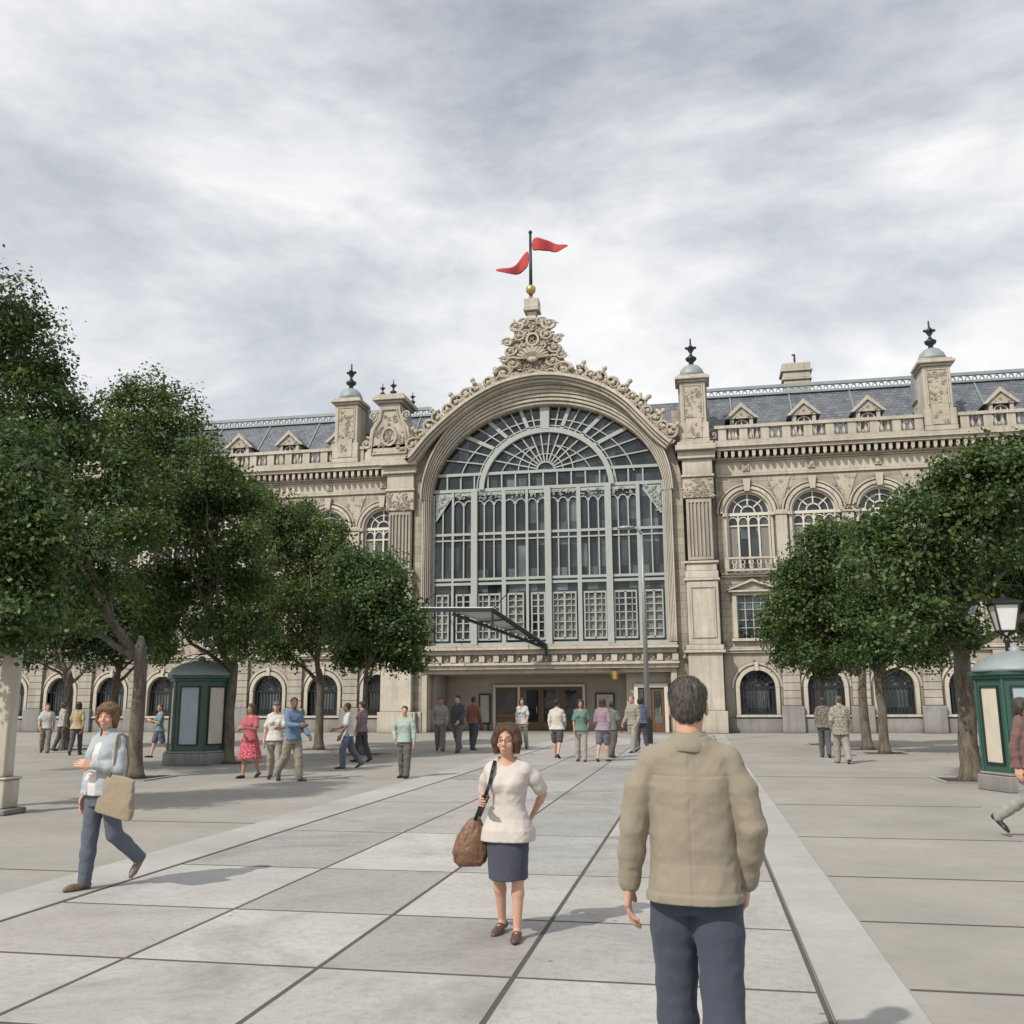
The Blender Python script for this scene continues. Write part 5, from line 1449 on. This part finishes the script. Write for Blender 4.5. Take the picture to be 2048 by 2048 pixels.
    if hair == 'short':
        Hf.ell(hp_(0, .10, .70), (.352 * HH, .415 * HH, .345 * HH), .0, rot=Hrot)
        Hf.ell(hp_(0, .20, .46), (.30 * HH, .28 * HH, .30 * HH), .03, rot=Hrot)
        Hf.ell(hp_(0, -.30, .36), (.5 * HH, .37 * HH, .36 * HH), .02, 'cut', rot=Hrot)
        for sd in (1, -1): Hf.ell(hp_(sd * .34, .04, .40), (.07 * HH, .1 * HH, .15 * HH), .01, 'cut', rot=Hrot)
    elif hair == 'bob':
        Hf.ell(hp_(0, .07, .73), (.385 * HH, .45 * HH, .35 * HH), .0, rot=Hrot)
        for sd in (1, -1): Hf.chain([hp_(sd * .28, -.04, .78), hp_(sd * .37, -.06, .48), hp_(sd * .36, -.05, .14)], [.11 * HH, .105 * HH, .085 * HH], .05)
        Hf.ell(hp_(0, .22, .35), (.36 * HH, .26 * HH, .36 * HH), .05, rot=Hrot)
        Hf.ell(hp_(.02, -.42, .43), (.275 * HH, .38 * HH, .44 * HH), .02, 'cut', rot=Hrot); Hf.cone(hp_(-.08, -.3, 1.1), hp_(-.08, .1, 1.12), .02 * HH, .01 * HH, .02, 'cut')
    elif hair == 'long':
        Hf.ell(hp_(0, .08, .71), (.375 * HH, .44 * HH, .36 * HH), .0, rot=Hrot)
        for sd in (1, -1): Hf.chain([hp_(sd * .28, .05, .75), hp_(sd * .33, .05, .4), hp_(sd * .30, .1, -.15)], [.1 * HH, .09 * HH, .07 * HH], .04)
        Hf.ell(hp_(0, .25, .2), (.33 * HH, .2 * HH, .62 * HH), .05, rot=Hrot)
        Hf.ell(hp_(0, -.36, .36), (.26 * HH, .34 * HH, .40 * HH), .02, 'cut', rot=Hrot)
    elif hair == 'wavy':
        Hf.ell(hp_(0, .07, .74), (.39 * HH, .46 * HH, .37 * HH), .0, rot=Hrot)
        for sd in (1, -1): Hf.chain([hp_(sd * .31, -.02, .75), hp_(sd * .35, .02, .42), hp_(sd * .31, .08, .2)], [.11 * HH, .1 * HH, .08 * HH], .04)
        Hf.ell(hp_(.06, -.22, .80), (.30 * HH, .16 * HH, .11 * HH), .03, rot=Hrot)
        Hf.ell(hp_(0, .22, .34), (.33 * HH, .24 * HH, .26 * HH), .05, rot=Hrot)
        Hf.ell(hp_(-.02, -.40, .38), (.26 * HH, .36 * HH, .38 * HH), .02, 'cut', rot=Hrot)
    elif hair == 'bun':
        Hf.ell(hp_(0, .08, .70), (.36 * HH, .43 * HH, .36 * HH), .0, rot=Hrot); Hf.ell(hp_(0, .5, .72), (.15 * HH, .14 * HH, .14 * HH), .03, rot=Hrot)
        Hf.ell(hp_(0, .22, .42), (.29 * HH, .24 * HH, .26 * HH), .04, rot=Hrot); Hf.ell(hp_(0, -.35, .36), (.5 * HH, .38 * HH, .38 * HH), .02, 'cut', rot=Hrot)
    elif hair == 'cap':
        Hf.ell(hp_(0, .08, .70), (.36 * HH, .43 * HH, .36 * HH), .0, rot=Hrot); Hf.ell(hp_(0, -.42, .68), (.24 * HH, .22 * HH, .035 * HH), .02, rot=Hrot)
        Hf.ell(hp_(0, -.1, .25), (.6 * HH, .6 * HH, .33 * HH), .0, 'cut', rot=Hrot)
    Hf.folds({'short': .016, 'cap': .004, 'bob': .016, 'wavy': .03}.get(hair, .022) * HH, (44, 44, 5 if hair in ('bob', 'long') else 12), 2)
    me, HP, HF = Hf.mesh('hair')
    if fine and hair != 'cap':           # loose strands over the hair mass
        nn = np.empty((len(HP), 3), np.float32); me.vertices.foreach_get('co', nn.ravel()); me.update()
        vn = np.array([v.normal[:] for v in me.vertices]); g2 = np.random.default_rng(5)
        m = MB(); m.v = [tuple(p) for p in HP]; m.f = [tuple(int(i) for i in f) for f in HF]
        ok = np.nonzero(HP[:, 2] > hc[2] + .1 * HH)[0]
        for i in g2.choice(ok, min(len(ok), 3200)):
            p, n_ = HP[i], vn[i]; t = np.array([0, .25 if hair != 'short' else .5, -1.0]) + g2.normal(0, .12, 3); t -= n_ * (t @ n_); t /= np.linalg.norm(t) + 1e-9
            w = np.cross(n_, t) * .0011; L_ = g2.uniform(.018, .045) * (.7 if hair == 'short' else 1); b = len(m.v)
            e1 = p + n_ * .0015 + t * L_ * .5 + n_ * g2.uniform(.001, .003); e2 = p + t * L_ + n_ * g2.uniform(-.001, .0028)
            for q_ in (p - w, p + w, e1 + w, e1 - w, e2): m.v.append(tuple(q_))
            m.f += [(b, b + 1, b + 2, b + 3), (b + 3, b + 2, b + 4)]
        me = bpy.data.meshes.new('hair'); me.from_pydata(m.v, [], m.f); me.polygons.foreach_set('use_smooth', np.ones(len(m.f), bool)); me.update()
    link('cap' if hair == 'cap' else 'hair', me, hair_mat(hairc), T)
    # trousers, skirt, shorts
    fo = .0035 if fine else .006
    blo = np.minimum(lo, lo); 
    if bottom in ('trousers', 'shorts'):
        C = Field((lo[0], lo[1], -.02), (hi[0], hi[1], Zs(.60) + .02), max(q, .007))
        C.loft([(Zs(.44), 0, ly(Zs(.44)), .088 * s, .066 * s), (Zs(.50), 0, ly(Zs(.5)) + .008 * s, (.108 if fem else .102) * s * wide, .077 * s), (Zs(.56), 0, ly(Zs(.56)), .1 * s * wide, .072 * s), (Zs(.60), 0, ly(Zs(.6)), .09 * s * wide, .066 * s)], .02)
        for sd in J:
            hip, knee, ft, pt = J[sd][:4]; k_ = .92 if fem else 1.08
            if bottom == 'trousers':
                C.chain([hip, hip * .5 + knee * .5, knee, knee * .6 + ft * .4, ft - V3(0, 0, .01)], [.061 * s, .055 * s * k_, .047 * s * k_, .046 * s * k_, .040 * s * k_], .02)
            else: C.chain([hip, hip * .5 + knee * .5, hip * .12 + knee * .88], [.062 * s, .062 * s, .058 * s], .02)
        C.folds(fo, (11, 11, 13), 5); C.cutz(Zs(toph + .035), 'below')
        me, _, _ = C.mesh('x'); link(bottom, me, cloth_mat(botc), T)
    elif bottom in ('skirt', 'dress'):
        C = Field((lo[0], lo[1] - .05, .05), (hi[0], hi[1] + .05, Zs(.64)), max(q, .007))
        z0 = Zs(hem); fl_ = 1.22 if bottom == 'skirt' else 1.75
        ky = np.mean([J[sd][1][1] for sd in J]); sp = abs(J[1][1][1] - J[-1][1][1]) / 2
        C.loft([(z0, 0, ky, .098 * s * (fl_ if bottom == 'dress' else 1.0), .07 * s * fl_ + sp * .8), (Zs(.42), 0, ky * .4, .106 * s * (1.25 if bottom == 'dress' else 1), .08 * s * (1.2 if bottom == 'dress' else 1) + sp * .25), (Zs(.50), 0, 0, .112 * s, .079 * s), (Zs(.6), 0, 0, .086 * s, .064 * s)], .0, 2.3)
        C.folds(fo * (1.6 if bottom == 'dress' else .8), (13 if bottom == 'dress' else 9, 9, 2), 7); C.cutz(Zs(toph + .035), 'below')
        me, _, _ = C.mesh('x'); link('skirt', me, cloth_mat(botc), T)
    # top
    g_ = {'jacket': .0145, 'shirt': .011, 'tee': .012, 'blouse': .015, 'coat': .026}[top] * s / 1.7
    C = Field((lo[0], lo[1], Zs(min(toph, .45)) - .06), (hi[0], hi[1], Zs(.90)), q if fine else max(q, .008))
    z0 = Zs(toph)
    sec = [(z, cx_, cy_, w + g_ * (1.1), d_ + g_) for z, cx_, cy_, w, d_ in tor if z > z0 + .02 and z < Zs(.83)]
    flare = 1.02 if top != 'blouse' else 1.08
    w0 = (.104 if not fem else .114) * s * wide * flare + g_; dz0 = .086 * s * flare + g_
    sec = [(z, a, b, max(w, w0 * .985), max(d_, dz0 * .97)) if z < Zs(toph + .07) else (z, a, b, w, d_) for z, a, b, w, d_ in sec]
    sec.append((z0, 0, ly(z0) + .004 * s, w0, dz0))
    if top in ('jacket', 'coat'): sec = [(z, a, b, max(w, w0 * .93) if z < Zs(.74) else w, max(d_, (.078 * s + g_) * .95) if z < Zs(.74) else d_) for z, a, b, w, d_ in sec]
    sec.append((Zs(.833), 0, ly(Zs(.83)) + .008 * s, (.056 if fem else .064) * s, .042 * s)); sec.append((Zs(.852), 0, ly(Zs(.84)) + .008 * s, .042 * s, .038 * s))
    C.loft(sec, .03, 2.5)
    if fem: 
        for sd in (1, -1): C.ell((sd * .042 * s, ly(cz) - .055 * s, Zs(.725)), (.042 * s, .034 * s, .04 * s), .03)
    for sd in arms:
        S_, E_, W_, d2 = arms[sd]; k_ = (.85 if fem else 1.0)
        C.cone((sd * .022 * s, ly(shz) + .01 * s, Zs(.835)), S_ - V3(sd * .014 * s, 0, .003 * s), .026 * s + g_ * .5, .026 * s + g_ * .75, .035)
        ra = [.026 * s * k_ + g_ * .8, .031 * s * k_ + g_ * .9, .027 * s * k_ + g_ * .9, .027 * s * k_ + g_ * .7, .021 * s * k_ + g_ * .45]
        if sleeve == 'long': C.chain([S_ - V3(sd * .03, 0, 0), S_ + (E_ - S_) * .45, E_, E_ + (W_ - E_) * .45, W_ - d2 * .012], ra, .014)
        elif sleeve == 'elbow': C.chain([S_ - V3(sd * .03, 0, 0), S_ + (E_ - S_) * .4, S_ + (E_ - S_) * .78], [ra[0], ra[1] * 1.08, ra[2] * 1.18], .016)
        elif sleeve == 'three': C.chain([S_ - V3(sd * .03, 0, 0), S_ + (E_ - S_) * .5, E_, E_ + (W_ - E_) * .35], [ra[0], ra[1] * 1.1, ra[2] * 1.3, ra[2] * 1.25], .018)
        else: C.chain([S_ - V3(sd * .03, 0, 0), S_ + (E_ - S_) * .72], [ra[0], ra[1] * 1.1], .018)
    C.folds(fo * (1.25 if top in ('jacket', 'coat') else 1.0), (7, 7, 3), 11); C.folds(fo * .6, (15, 15, 18), 21)
    if fine and top == 'jacket' and not open_front:
        Xg = (C.lo[0] + C.h * np.arange(C.n[0]))[:, None, None]; C.D = (C.D + .0035 * np.exp(-(Xg / .0045) ** 2)).astype(np.float32)
        Zg = (C.lo[2] + C.h * np.arange(C.n[2]))[None, None, :]; C.D = (C.D + .003 * np.exp(-((Zg - Zs(.765) - .03 * np.abs(Xg)) / .0045) ** 2) * (np.abs(Xg) < .17)).astype(np.float32)
    if top in ('jacket', 'coat'):
        Zg = (C.lo[2] + C.h * np.arange(C.n[2]))[None, None, :]; C.D = (C.D - .007 * (1 / (1 + np.exp((Zg - z0 - .022 * s) / .0025)))).astype(np.float32)
        for sd in arms: S_, E_, W_, d2 = arms[sd]; C.cone(W_ - d2 * .045, W_ - d2 * .010, .0235 * s * k_ + g_ * .75, .0225 * s * k_ + g_ * .75, .004)
    C.cutz(z0)
    if open_front:
        C.chain([(0, ly(Zs(.84)) - .07 * s, Zs(.84)), (0, ly(Zs(.7)) - .10 * s, Zs(.7)), (0, -.10 * s, z0 - .05)], [.03 * s, .026 * s, .034 * s], .006, 'cut')
        C2 = Field((-.25, -.3, z0 - .03), (.25, .3, Zs(.87)), q)
        C2.loft([(z, a, b, w - g_ * .75, d_ - g_ * .45) for z, a, b, w, d_ in sec], .02, 2.5); C2.folds(.004, (10, 10, 8), 4)
        C2.cone((0, ly(Zs(.86)) - .03 * s, Zs(.85)), (0, ly(Zs(.86)) - .02 * s, Zs(.92)), .034 * s, .06 * s, .008, 'cut')
        me, _, _ = C2.mesh('x'); link('shirt', me, cloth_mat((.62, .60, .56)), T)
    # neck opening
    nk = .036 * s * (1.25 if top in ('tee', 'blouse') else 1.05)
    C.cone((0, ly(Zs(.86)) - .022 * s, Zs(.865)), (0, ly(Zs(.86)) - .01 * s, Zs(.92)), nk * (1.15 if fem else 1.0), nk * 1.6, .008, 'cut')
    me, _, _ = C.mesh('x'); tp = link({'jacket': 'jacket', 'shirt': 'shirt', 'tee': 'shirt', 'blouse': 'blouse', 'coat': 'coat'}[top], me, cloth_mat(topc), T)
    if top in ('jacket', 'coat') or (top == 'shirt' and fine):
        m = MB(); ns = 30; gapn = 2
        prof = [(.826, .057, .050, .010), (.836, .057, .051, .012), (.850, .051, .047, .008), (.868, .044, .043, .003), (.872, .041, .041, .002), (.868, .038, .039, .002), (.845, .038, .039, .006)]
        for j in range(ns + 1 - 2 * gapn):
            t = -math.pi / 2 + 2 * math.pi * (j + gapn) / ns
            for zf, aa, bb, cy in prof: m.v.append((aa * s * math.cos(t), ly(Zs(zf)) + cy * s + bb * s * math.sin(t), Zs(zf) + .002 * math.sin(t * 5 + zf * 40)))
        k_ = len(prof)
        for j in range(ns - 2 * gapn):
            for i_ in range(k_ - 1):
                q0 = j * k_ + i_; m.f.append((q0, q0 + k_, q0 + k_ + 1, q0 + 1))
        m.build('collar', cloth_mat(topc), tp, smooth=True)
    # shoes
    for sd in J:
        hip, knee, ft, pt, (fd, fu) = J[sd]
        Sx = Field(ft - V3(.12, .3, .2), ft + V3(.12, .16, .06), min(max(q * .8, .005), .008))
        hl = ft - fu * .024 * s - fd * .02 * s
        if top == 'x': pass
        Sx.chain([hl, ft + fd * .03 * s - fu * .022 * s], [.0225 * s, .0215 * s], .01); Sx.chain([ft + fd * .03 * s - fu * .026 * s, ft + fd * .085 * s - fu * .033 * s, ft + fd * .112 * s - fu * .034 * s], [.0235 * s, .0225 * s, .0155 * s], .012)
        if not fem: Sx.cone(ft, ft - fu * .02 * s, .026 * s, .024 * s, .01)
        # flat sole
        q_ = Sx.sub(Sx.lo, Sx.lo + Sx.h * (Sx.n - 1)); sl, X, Y, Z = q_; c = ft - fu * ank * .97
        dd = (X - c[0]) * fu[0] + (Y - c[1]) * fu[1] + (Z - c[2]) * fu[2]; Sx.D = np.maximum(Sx.D, -dd).astype(np.float32)
        me, _, _ = Sx.mesh('x', 1); link('shoe', me, simple_c(shoec), T)
    T['_'] = 1; del T['_']
    return T, dict(arms=arms, J=J, Zs=Zs, ly=ly, s=s)
_sc = {}
def simple_c(c):
    if c not in _sc: _sc[c] = simple('shoe leather %d' % len(_sc), c, .4, 0, .2, 30, .1)
    return _sc[c]
def wp(T, p):                              # figure-local point to world
    a = T.rotation_euler.z; return Vector((T.location.x + p[0] * math.cos(a) - p[1] * math.sin(a), T.location.y + p[0] * math.sin(a) + p[1] * math.cos(a), T.location.z + p[2]))

def gp_(px, py): v = ground(px, py); return (v.x, v.y, 0)
# --- the man seen from behind in the foreground
T, I = figure((-.05, 4.42, .018), 177, 'man seen from behind in a loose beige jacket walking towards the station, largest figure', h=1.735, q=.0052, top='jacket', bottom='trousers', topc=(.27, .235, .175), botc=(.05, .06, .085), hair='short', hairc=(.10, .085, .07),
              L=(-5, 13, 12, 0), Rr=(-6, 12, 26, 8), legs=((7, 5), (-5, 7)), toph=.468, wide=.98, shoec=(.04, .03, .022), head=1.04, stance=.07)
# --- the woman walking towards the camera
T, I = figure((-1.43, 7.2, .018), -4, 'woman with a chin-length bob, pale top and knee-length dark skirt walking towards the camera', h=1.445, sex='f', q=.006, top='blouse', bottom='skirt', topc=(.55, .50, .46), botc=(.055, .06, .085), hair='bob', hairc=(.11, .055, .028),
              L=(-32, 22, 14, 30), Rr=(-24, 14, 112, 10), legs=((6, 2), (-6, 10)), hem=.262, toph=.445, sleeve='elbow', glasses=True, shoec=(.10, .06, .04), head=1.17, wide=1.05)
WOM = T, I
# --- the woman with the tote at the left
T, I = figure((-5.5, 8.3, .022), -14, 'woman in an open light jacket holding one arm across her chest, striding at the left', h=1.62, sex='f', q=.0065, top='jacket', bottom='trousers', topc=(.36, .40, .42), botc=(.10, .115, .15), hair='wavy', hairc=(.20, .12, .055),
              L=(14, 16, 92, 50), Rr=(-2, 10, 8, 0), legs=((-11, 42), (5, 2)), toph=.50, shoec=(.16, .12, .08), head=1.05, turn=24, open_front=True)
LW = T, I
# --- smaller figures
G = 'people walking about the square'
fig = [
 # px, py, face, h, sex, kwargs, label
 (2068, 1676, 62, 1.66, 'f', dict(top='jacket', bottom='trousers', topc=(.16, .09, .08), botc=(.28, .27, .25), hair='bob', hairc=(.05, .035, .025), legs=((5, 2), (-4, 50)), L=(20, 8, 40, 0), Rr=(-14, 10, 20, 0), q=.008), 'woman in a dark red jacket by the right edge, one foot lifted behind her'),
 (497, 1556, -10, 1.62, 'f', dict(top='tee', bottom='dress', sleeve='short', topc=(.42, .10, .12), botc=(.36, .07, .09, 'specks'), hair='long', hairc=(.06, .035, .02), hem=.25, L=(25, 10, 75, 30), Rr=(20, 12, 70, 25)), 'woman in a flared red knee-length dress right of the octagonal kiosk'),
 (547, 1560, 20, 1.68, 'f', dict(top='shirt', bottom='trousers', sleeve='short', topc=(.60, .58, .52), botc=(.32, .30, .26), hair='cap', hairc=(.10, .10, .12), Rr=(0, 10, 20, 0), L=(30, 6, 60, 20)), 'person in cream top, cap and pale trousers, left of the strolling pair'),
 (582, 1562, 60, 1.76, 'm', dict(top='shirt', bottom='trousers', topc=(.12, .19, .30), botc=(.28, .25, .20), hair='short', hairc=(.03, .02, .015), Rr=(38, 6, 50, 20), L=(10, 6, 40, 0), legs=((14, 8), (-14, 26))), 'man in a blue shirt turning to the person beside him, right of the strolling pair'),
 (315, 1515, -40, 1.62, 'f', dict(top='tee', bottom='shorts', sleeve='short', topc=(.20, .30, .34, 'stripes'), botc=(.10, .12, .18), hair='short', hairc=(.12, .07, .03), L=(20, 6, 90, 30), Rr=(25, 8, 80, 20)), 'person in shorts and teal top standing left of the octagonal kiosk'),
 (88, 1506, 35, 1.66, 'm', dict(top='tee', bottom='trousers', sleeve='short', topc=(.50, .50, .49), botc=(.22, .20, .17), hair='short', hairc=(.05, .04, .03), legs=((18, 10), (-16, 16))), 'person in a white tee striding between trees at the far left'),
 (120, 1502, 150, 1.68, 'f', dict(top='shirt', bottom='trousers', topc=(.30, .28, .26, 'specks'), botc=(.09, .08, .08), hair='bob', hairc=(.06, .04, .03)), 'person in a speckled grey shirt close beside the far-left back tree'),
 (150, 1510, -160, 1.68, 'f', dict(top='blouse', bottom='trousers', sleeve='short', topc=(.45, .36, .20), botc=(.07, .08, .10), hair='long', hairc=(.04, .025, .015)), 'person in an ochre top seen from behind beside the far-left back tree'),
 (695, 1537, -70, 1.64, 'm', dict(top='tee', bottom='trousers', sleeve='short', topc=(.52, .52, .50), botc=(.10, .12, .17), hair='short', hairc=(.02, .015, .012), legs=((20, 22), (-14, 24)), lean=4, Rr=(20, 8, 50, 10)), 'man in white tee and jeans walking left beside the slender tree'),
 (722, 1524, -110, 1.66, 'f', dict(top='shirt', bottom='trousers', topc=(.20, .14, .16), botc=(.05, .05, .06), hair='bun', hairc=(.05, .03, .02)), 'woman in dark plum shirt just behind the man in jeans'),
 (808, 1556, -8, 1.55, 'm', dict(top='shirt', bottom='trousers', topc=(.34, .42, .36), botc=(.12, .11, .10), hair='short', hairc=(.025, .02, .018), L=(-4, 10, 14, 0), Rr=(-10, 26, 40, 20), legs=((6, 2), (-4, 4))), 'man in a sage green sweatshirt walking alone left of the path'),
 (880, 1502, 12, 1.80, 'm', dict(top='shirt', bottom='trousers', topc=(.40, .38, .34, 'stripes'), botc=(.20, .19, .17), hair='short', hairc=(.04, .03, .02), legs=((16, 4), (-16, 18))), 'leftmost of the two people by the left porch wall, in grey'),
 (915, 1505, -14, 1.84, 'm', dict(top='jacket', bottom='trousers', topc=(.06, .065, .08), botc=(.13, .13, .15), hair='short', hairc=(.015, .012, .01), legs=((14, 6), (-14, 22))), 'man in a black jacket by the left porch wall'),
 (947, 1500, 160, 1.80, 'm', dict(top='shirt', bottom='trousers', topc=(.22, .10, .07), botc=(.07, .08, .10), hair='short', hairc=(.03, .02, .02)), 'person in a rust shirt heading for the ticket window'),
 (1045, 1500, -5, 1.74, 'f', dict(top='tee', bottom='trousers', sleeve='short', topc=(.55, .54, .52), botc=(.30, .28, .25), hair='long', hairc=(.03, .02, .015)), 'person in a pale top before the doors, just right of the bob-haired woman'),
 (1115, 1517, 175, 1.68, 'f', dict(top='shirt', bottom='shorts', topc=(.56, .52, .46), botc=(.07, .07, .08), hair='bun', hairc=(.03, .02, .015), wide=1.15), 'person in a wide cream top and dark shorts walking to the doors'),
 (1163, 1524, 4, 1.68, 'f', dict(top='blouse', bottom='trousers', sleeve='short', topc=(.12, .20, .18), botc=(.34, .31, .27), hair='long', hairc=(.02, .015, .012), legs=((6, 2), (-6, 6))), 'woman with long dark hair and dark green top right of the doors'),
 (1207, 1524, 168, 1.70, 'f', dict(top='blouse', bottom='shorts', topc=(.30, .22, .26), botc=(.14, .13, .15), hair='long', hairc=(.05, .03, .02)), 'person in a mauve top seen from behind right of the woman with long dark hair'),
 (1226, 1516, 150, 1.62, 'm', dict(top='tee', bottom='trousers', topc=(.14, .16, .12), botc=(.10, .09, .08), hair='short', hairc=(.03, .02, .02), sleeve='short'), 'person in an olive tee beside the one in the mauve top'),
 (1268, 1506, -35, 1.80, 'm', dict(top='shirt', bottom='trousers', topc=(.36, .34, .28, 'stripes'), botc=(.30, .28, .24), hair='short', hairc=(.16, .15, .14), legs=((16, 8), (-14, 20)), lean=3), 'grey-haired man in a sand shirt striding near the mast lamp'),
 (1284, 1497, -150, 1.72, 'f', dict(top='jacket', bottom='trousers', topc=(.10, .13, .20), botc=(.05, .05, .06), hair='bob', hairc=(.03, .02, .015)), 'person in a navy jacket half hidden behind the mast lamp'),
 (1652, 1515, 172, 1.70, 'f', dict(top='coat', bottom='trousers', topc=(.11, .10, .085, 'specks'), botc=(.09, .09, .10), hair='long', hairc=(.05, .03, .02), L=(10, 4, 30, 0)), 'left one of the couple on the right, in a dark patterned coat'),
 (1686, 1527, 184, 1.74, 'm', dict(top='coat', bottom='trousers', topc=(.22, .20, .17, 'specks'), botc=(.30, .28, .25), hair='short', hairc=(.10, .09, .08), toph=.42), 'right one of the couple on the right, in a long taupe coat'),
]
for i, (px, py, fc, h_, sx, kw, lb) in enumerate(fig):
    rr_ = random.Random(i * 5 + 2); sw_ = rr_.uniform(6, 15) * rr_.choice((-1, 1))
    kw.setdefault('legs', ((sw_, 4 if sw_ > 0 else -sw_ + 8), (-sw_, 4 if sw_ < 0 else sw_ + 8)))
    kw.setdefault('L', (-sw_ * .9, rr_.uniform(4, 9), rr_.uniform(8, 45), rr_.uniform(0, 8))); kw.setdefault('Rr', (sw_ * .9, rr_.uniform(4, 9), rr_.uniform(8, 40), rr_.uniform(0, 8)))
    kw.setdefault('turn', rr_.uniform(-18, 18)); kw.setdefault('q', .0125); kw.setdefault('sk', ('light', 'tan', 'light', 'dark', 'light')[i % 5])
    figure(gp_(px, py), fc, lb, G, h=h_, sex=sx, **kw)

# ------------------------------------------------------------------ bags
def bag(name, label, cat, loc, rz, mat, w, d_, hh, soft=.03, strap=None, tilt=0.0):
    E0 = empty(name, loc, rz, label, cat)
    F_ = Field((-w / 2 - .06, -d_ / 2 - .06, -.06), (w / 2 + .06, d_ / 2 + .06, hh + .06), .008)
    if soft > .05: F_.loft([(0, 0, 0, w * .30, d_ * .3), (.025, 0, 0, w * .44, d_ * .45), (hh * .3, 0, 0, w * .5, d_ * .55), (hh * .62, .01, 0, w * .40, d_ * .46), (hh * .9, .025, 0, w * .22, d_ * .28), (hh, .035, 0, w * .12, d_ * .16)], 0, 2.2)
    else: F_.loft([(0, 0, 0, w / 2, d_ / 2), (hh * .3, 0, 0, w / 2 * .98, d_ / 2 * 1.05), (hh * .8, 0, 0, w / 2 * .82, d_ / 2 * .75), (hh, 0, 0, w / 2 * .72, d_ / 2 * .45)], 0, 3.2)
    if soft > .05: F_.folds(.008, (30, 10, 2), 6)
    F_.folds(.003, (12, 12, 5), 3); me, _, _ = F_.mesh('x', 2); o = link('bag_body', me, mat, E0)
    if strap:
        m = MB()
        for st in strap: m.tube([Vector(p) for p in st], .011, 6)
        m.build('strap', mat, E0, smooth=True)
    E0.rotation_euler = (0, tilt, rz)
    return E0
T, I = WOM
sh = wp(T, I['arms'][-1][0]); bl = Vector((sh.x - .13, sh.y - .03, .50))
leather = simple('brown leather', (.16, .085, .045), .5, 0, .25, 14, .3)
bag('handbag', 'soft brown shoulder bag hanging by a black strap from the bob-haired woman', 'handbag', bl, R(8), leather, .25, .14, .34, soft=.1)
hb = bpy.data.objects['handbag']; m = MB(); zz_ = sh.z - .5
pts = [(.03, -.02, .31), (.075, -.085, .42), (.125, -.135, .52), (.155, -.14, .60), (.17, -.12, zz_ - .02), (.185, -.05, zz_ + .052), (.185, .02, zz_ + .055), (.175, .085, zz_ - .03), (.13, .11, .5), (.06, .05, .34)]
for i in range(len(pts) - 1):
    for dx in (-.008, 0, .008): m.tube([(pts[i][0] + dx, pts[i][1], pts[i][2]), (pts[i + 1][0] + dx, pts[i + 1][1], pts[i + 1][2])], .006, 5)
m.build('strap', M['iron'], hb, smooth=True)
T, I = LW
sh = wp(T, I['arms'][1][0]); canvas = cloth_mat((.30, .24, .17))
bl = Vector((sh.x + .06, sh.y - .12, .68))
tb = bag('tote_bag', 'large flat tan tote bag under the elbow of the woman striding at the left', 'tote bag', bl, R(-12), canvas, .42, .09, .36, tilt=R(10))
from mathutils import Euler
Mi = (Matrix.Translation(bl) @ Euler((0, R(10), R(-12))).to_matrix().to_4x4()).inverted()
def loc_(x, y, z): return tuple(Mi @ Vector((x, y, z)))
for dy in (0, .03):
    m = MB(); m.tube([loc_(bl.x - .06, bl.y - .02 + dy, 1.03), loc_(sh.x + .035, sh.y - .135 + dy, 1.14), loc_(sh.x + .012, sh.y - .10 + dy, sh.z - .03), loc_(sh.x - .006, sh.y - .055 + dy, sh.z + .045), loc_(sh.x - .01, sh.y + dy, sh.z + .062), loc_(sh.x + .01, sh.y + .07 + dy, sh.z + .03), loc_(sh.x + .04, sh.y + .10, 1.15), loc_(bl.x + .08, bl.y + .03, 1.0)], .009, 6)
    m.build('strap', canvas, tb, smooth=True)
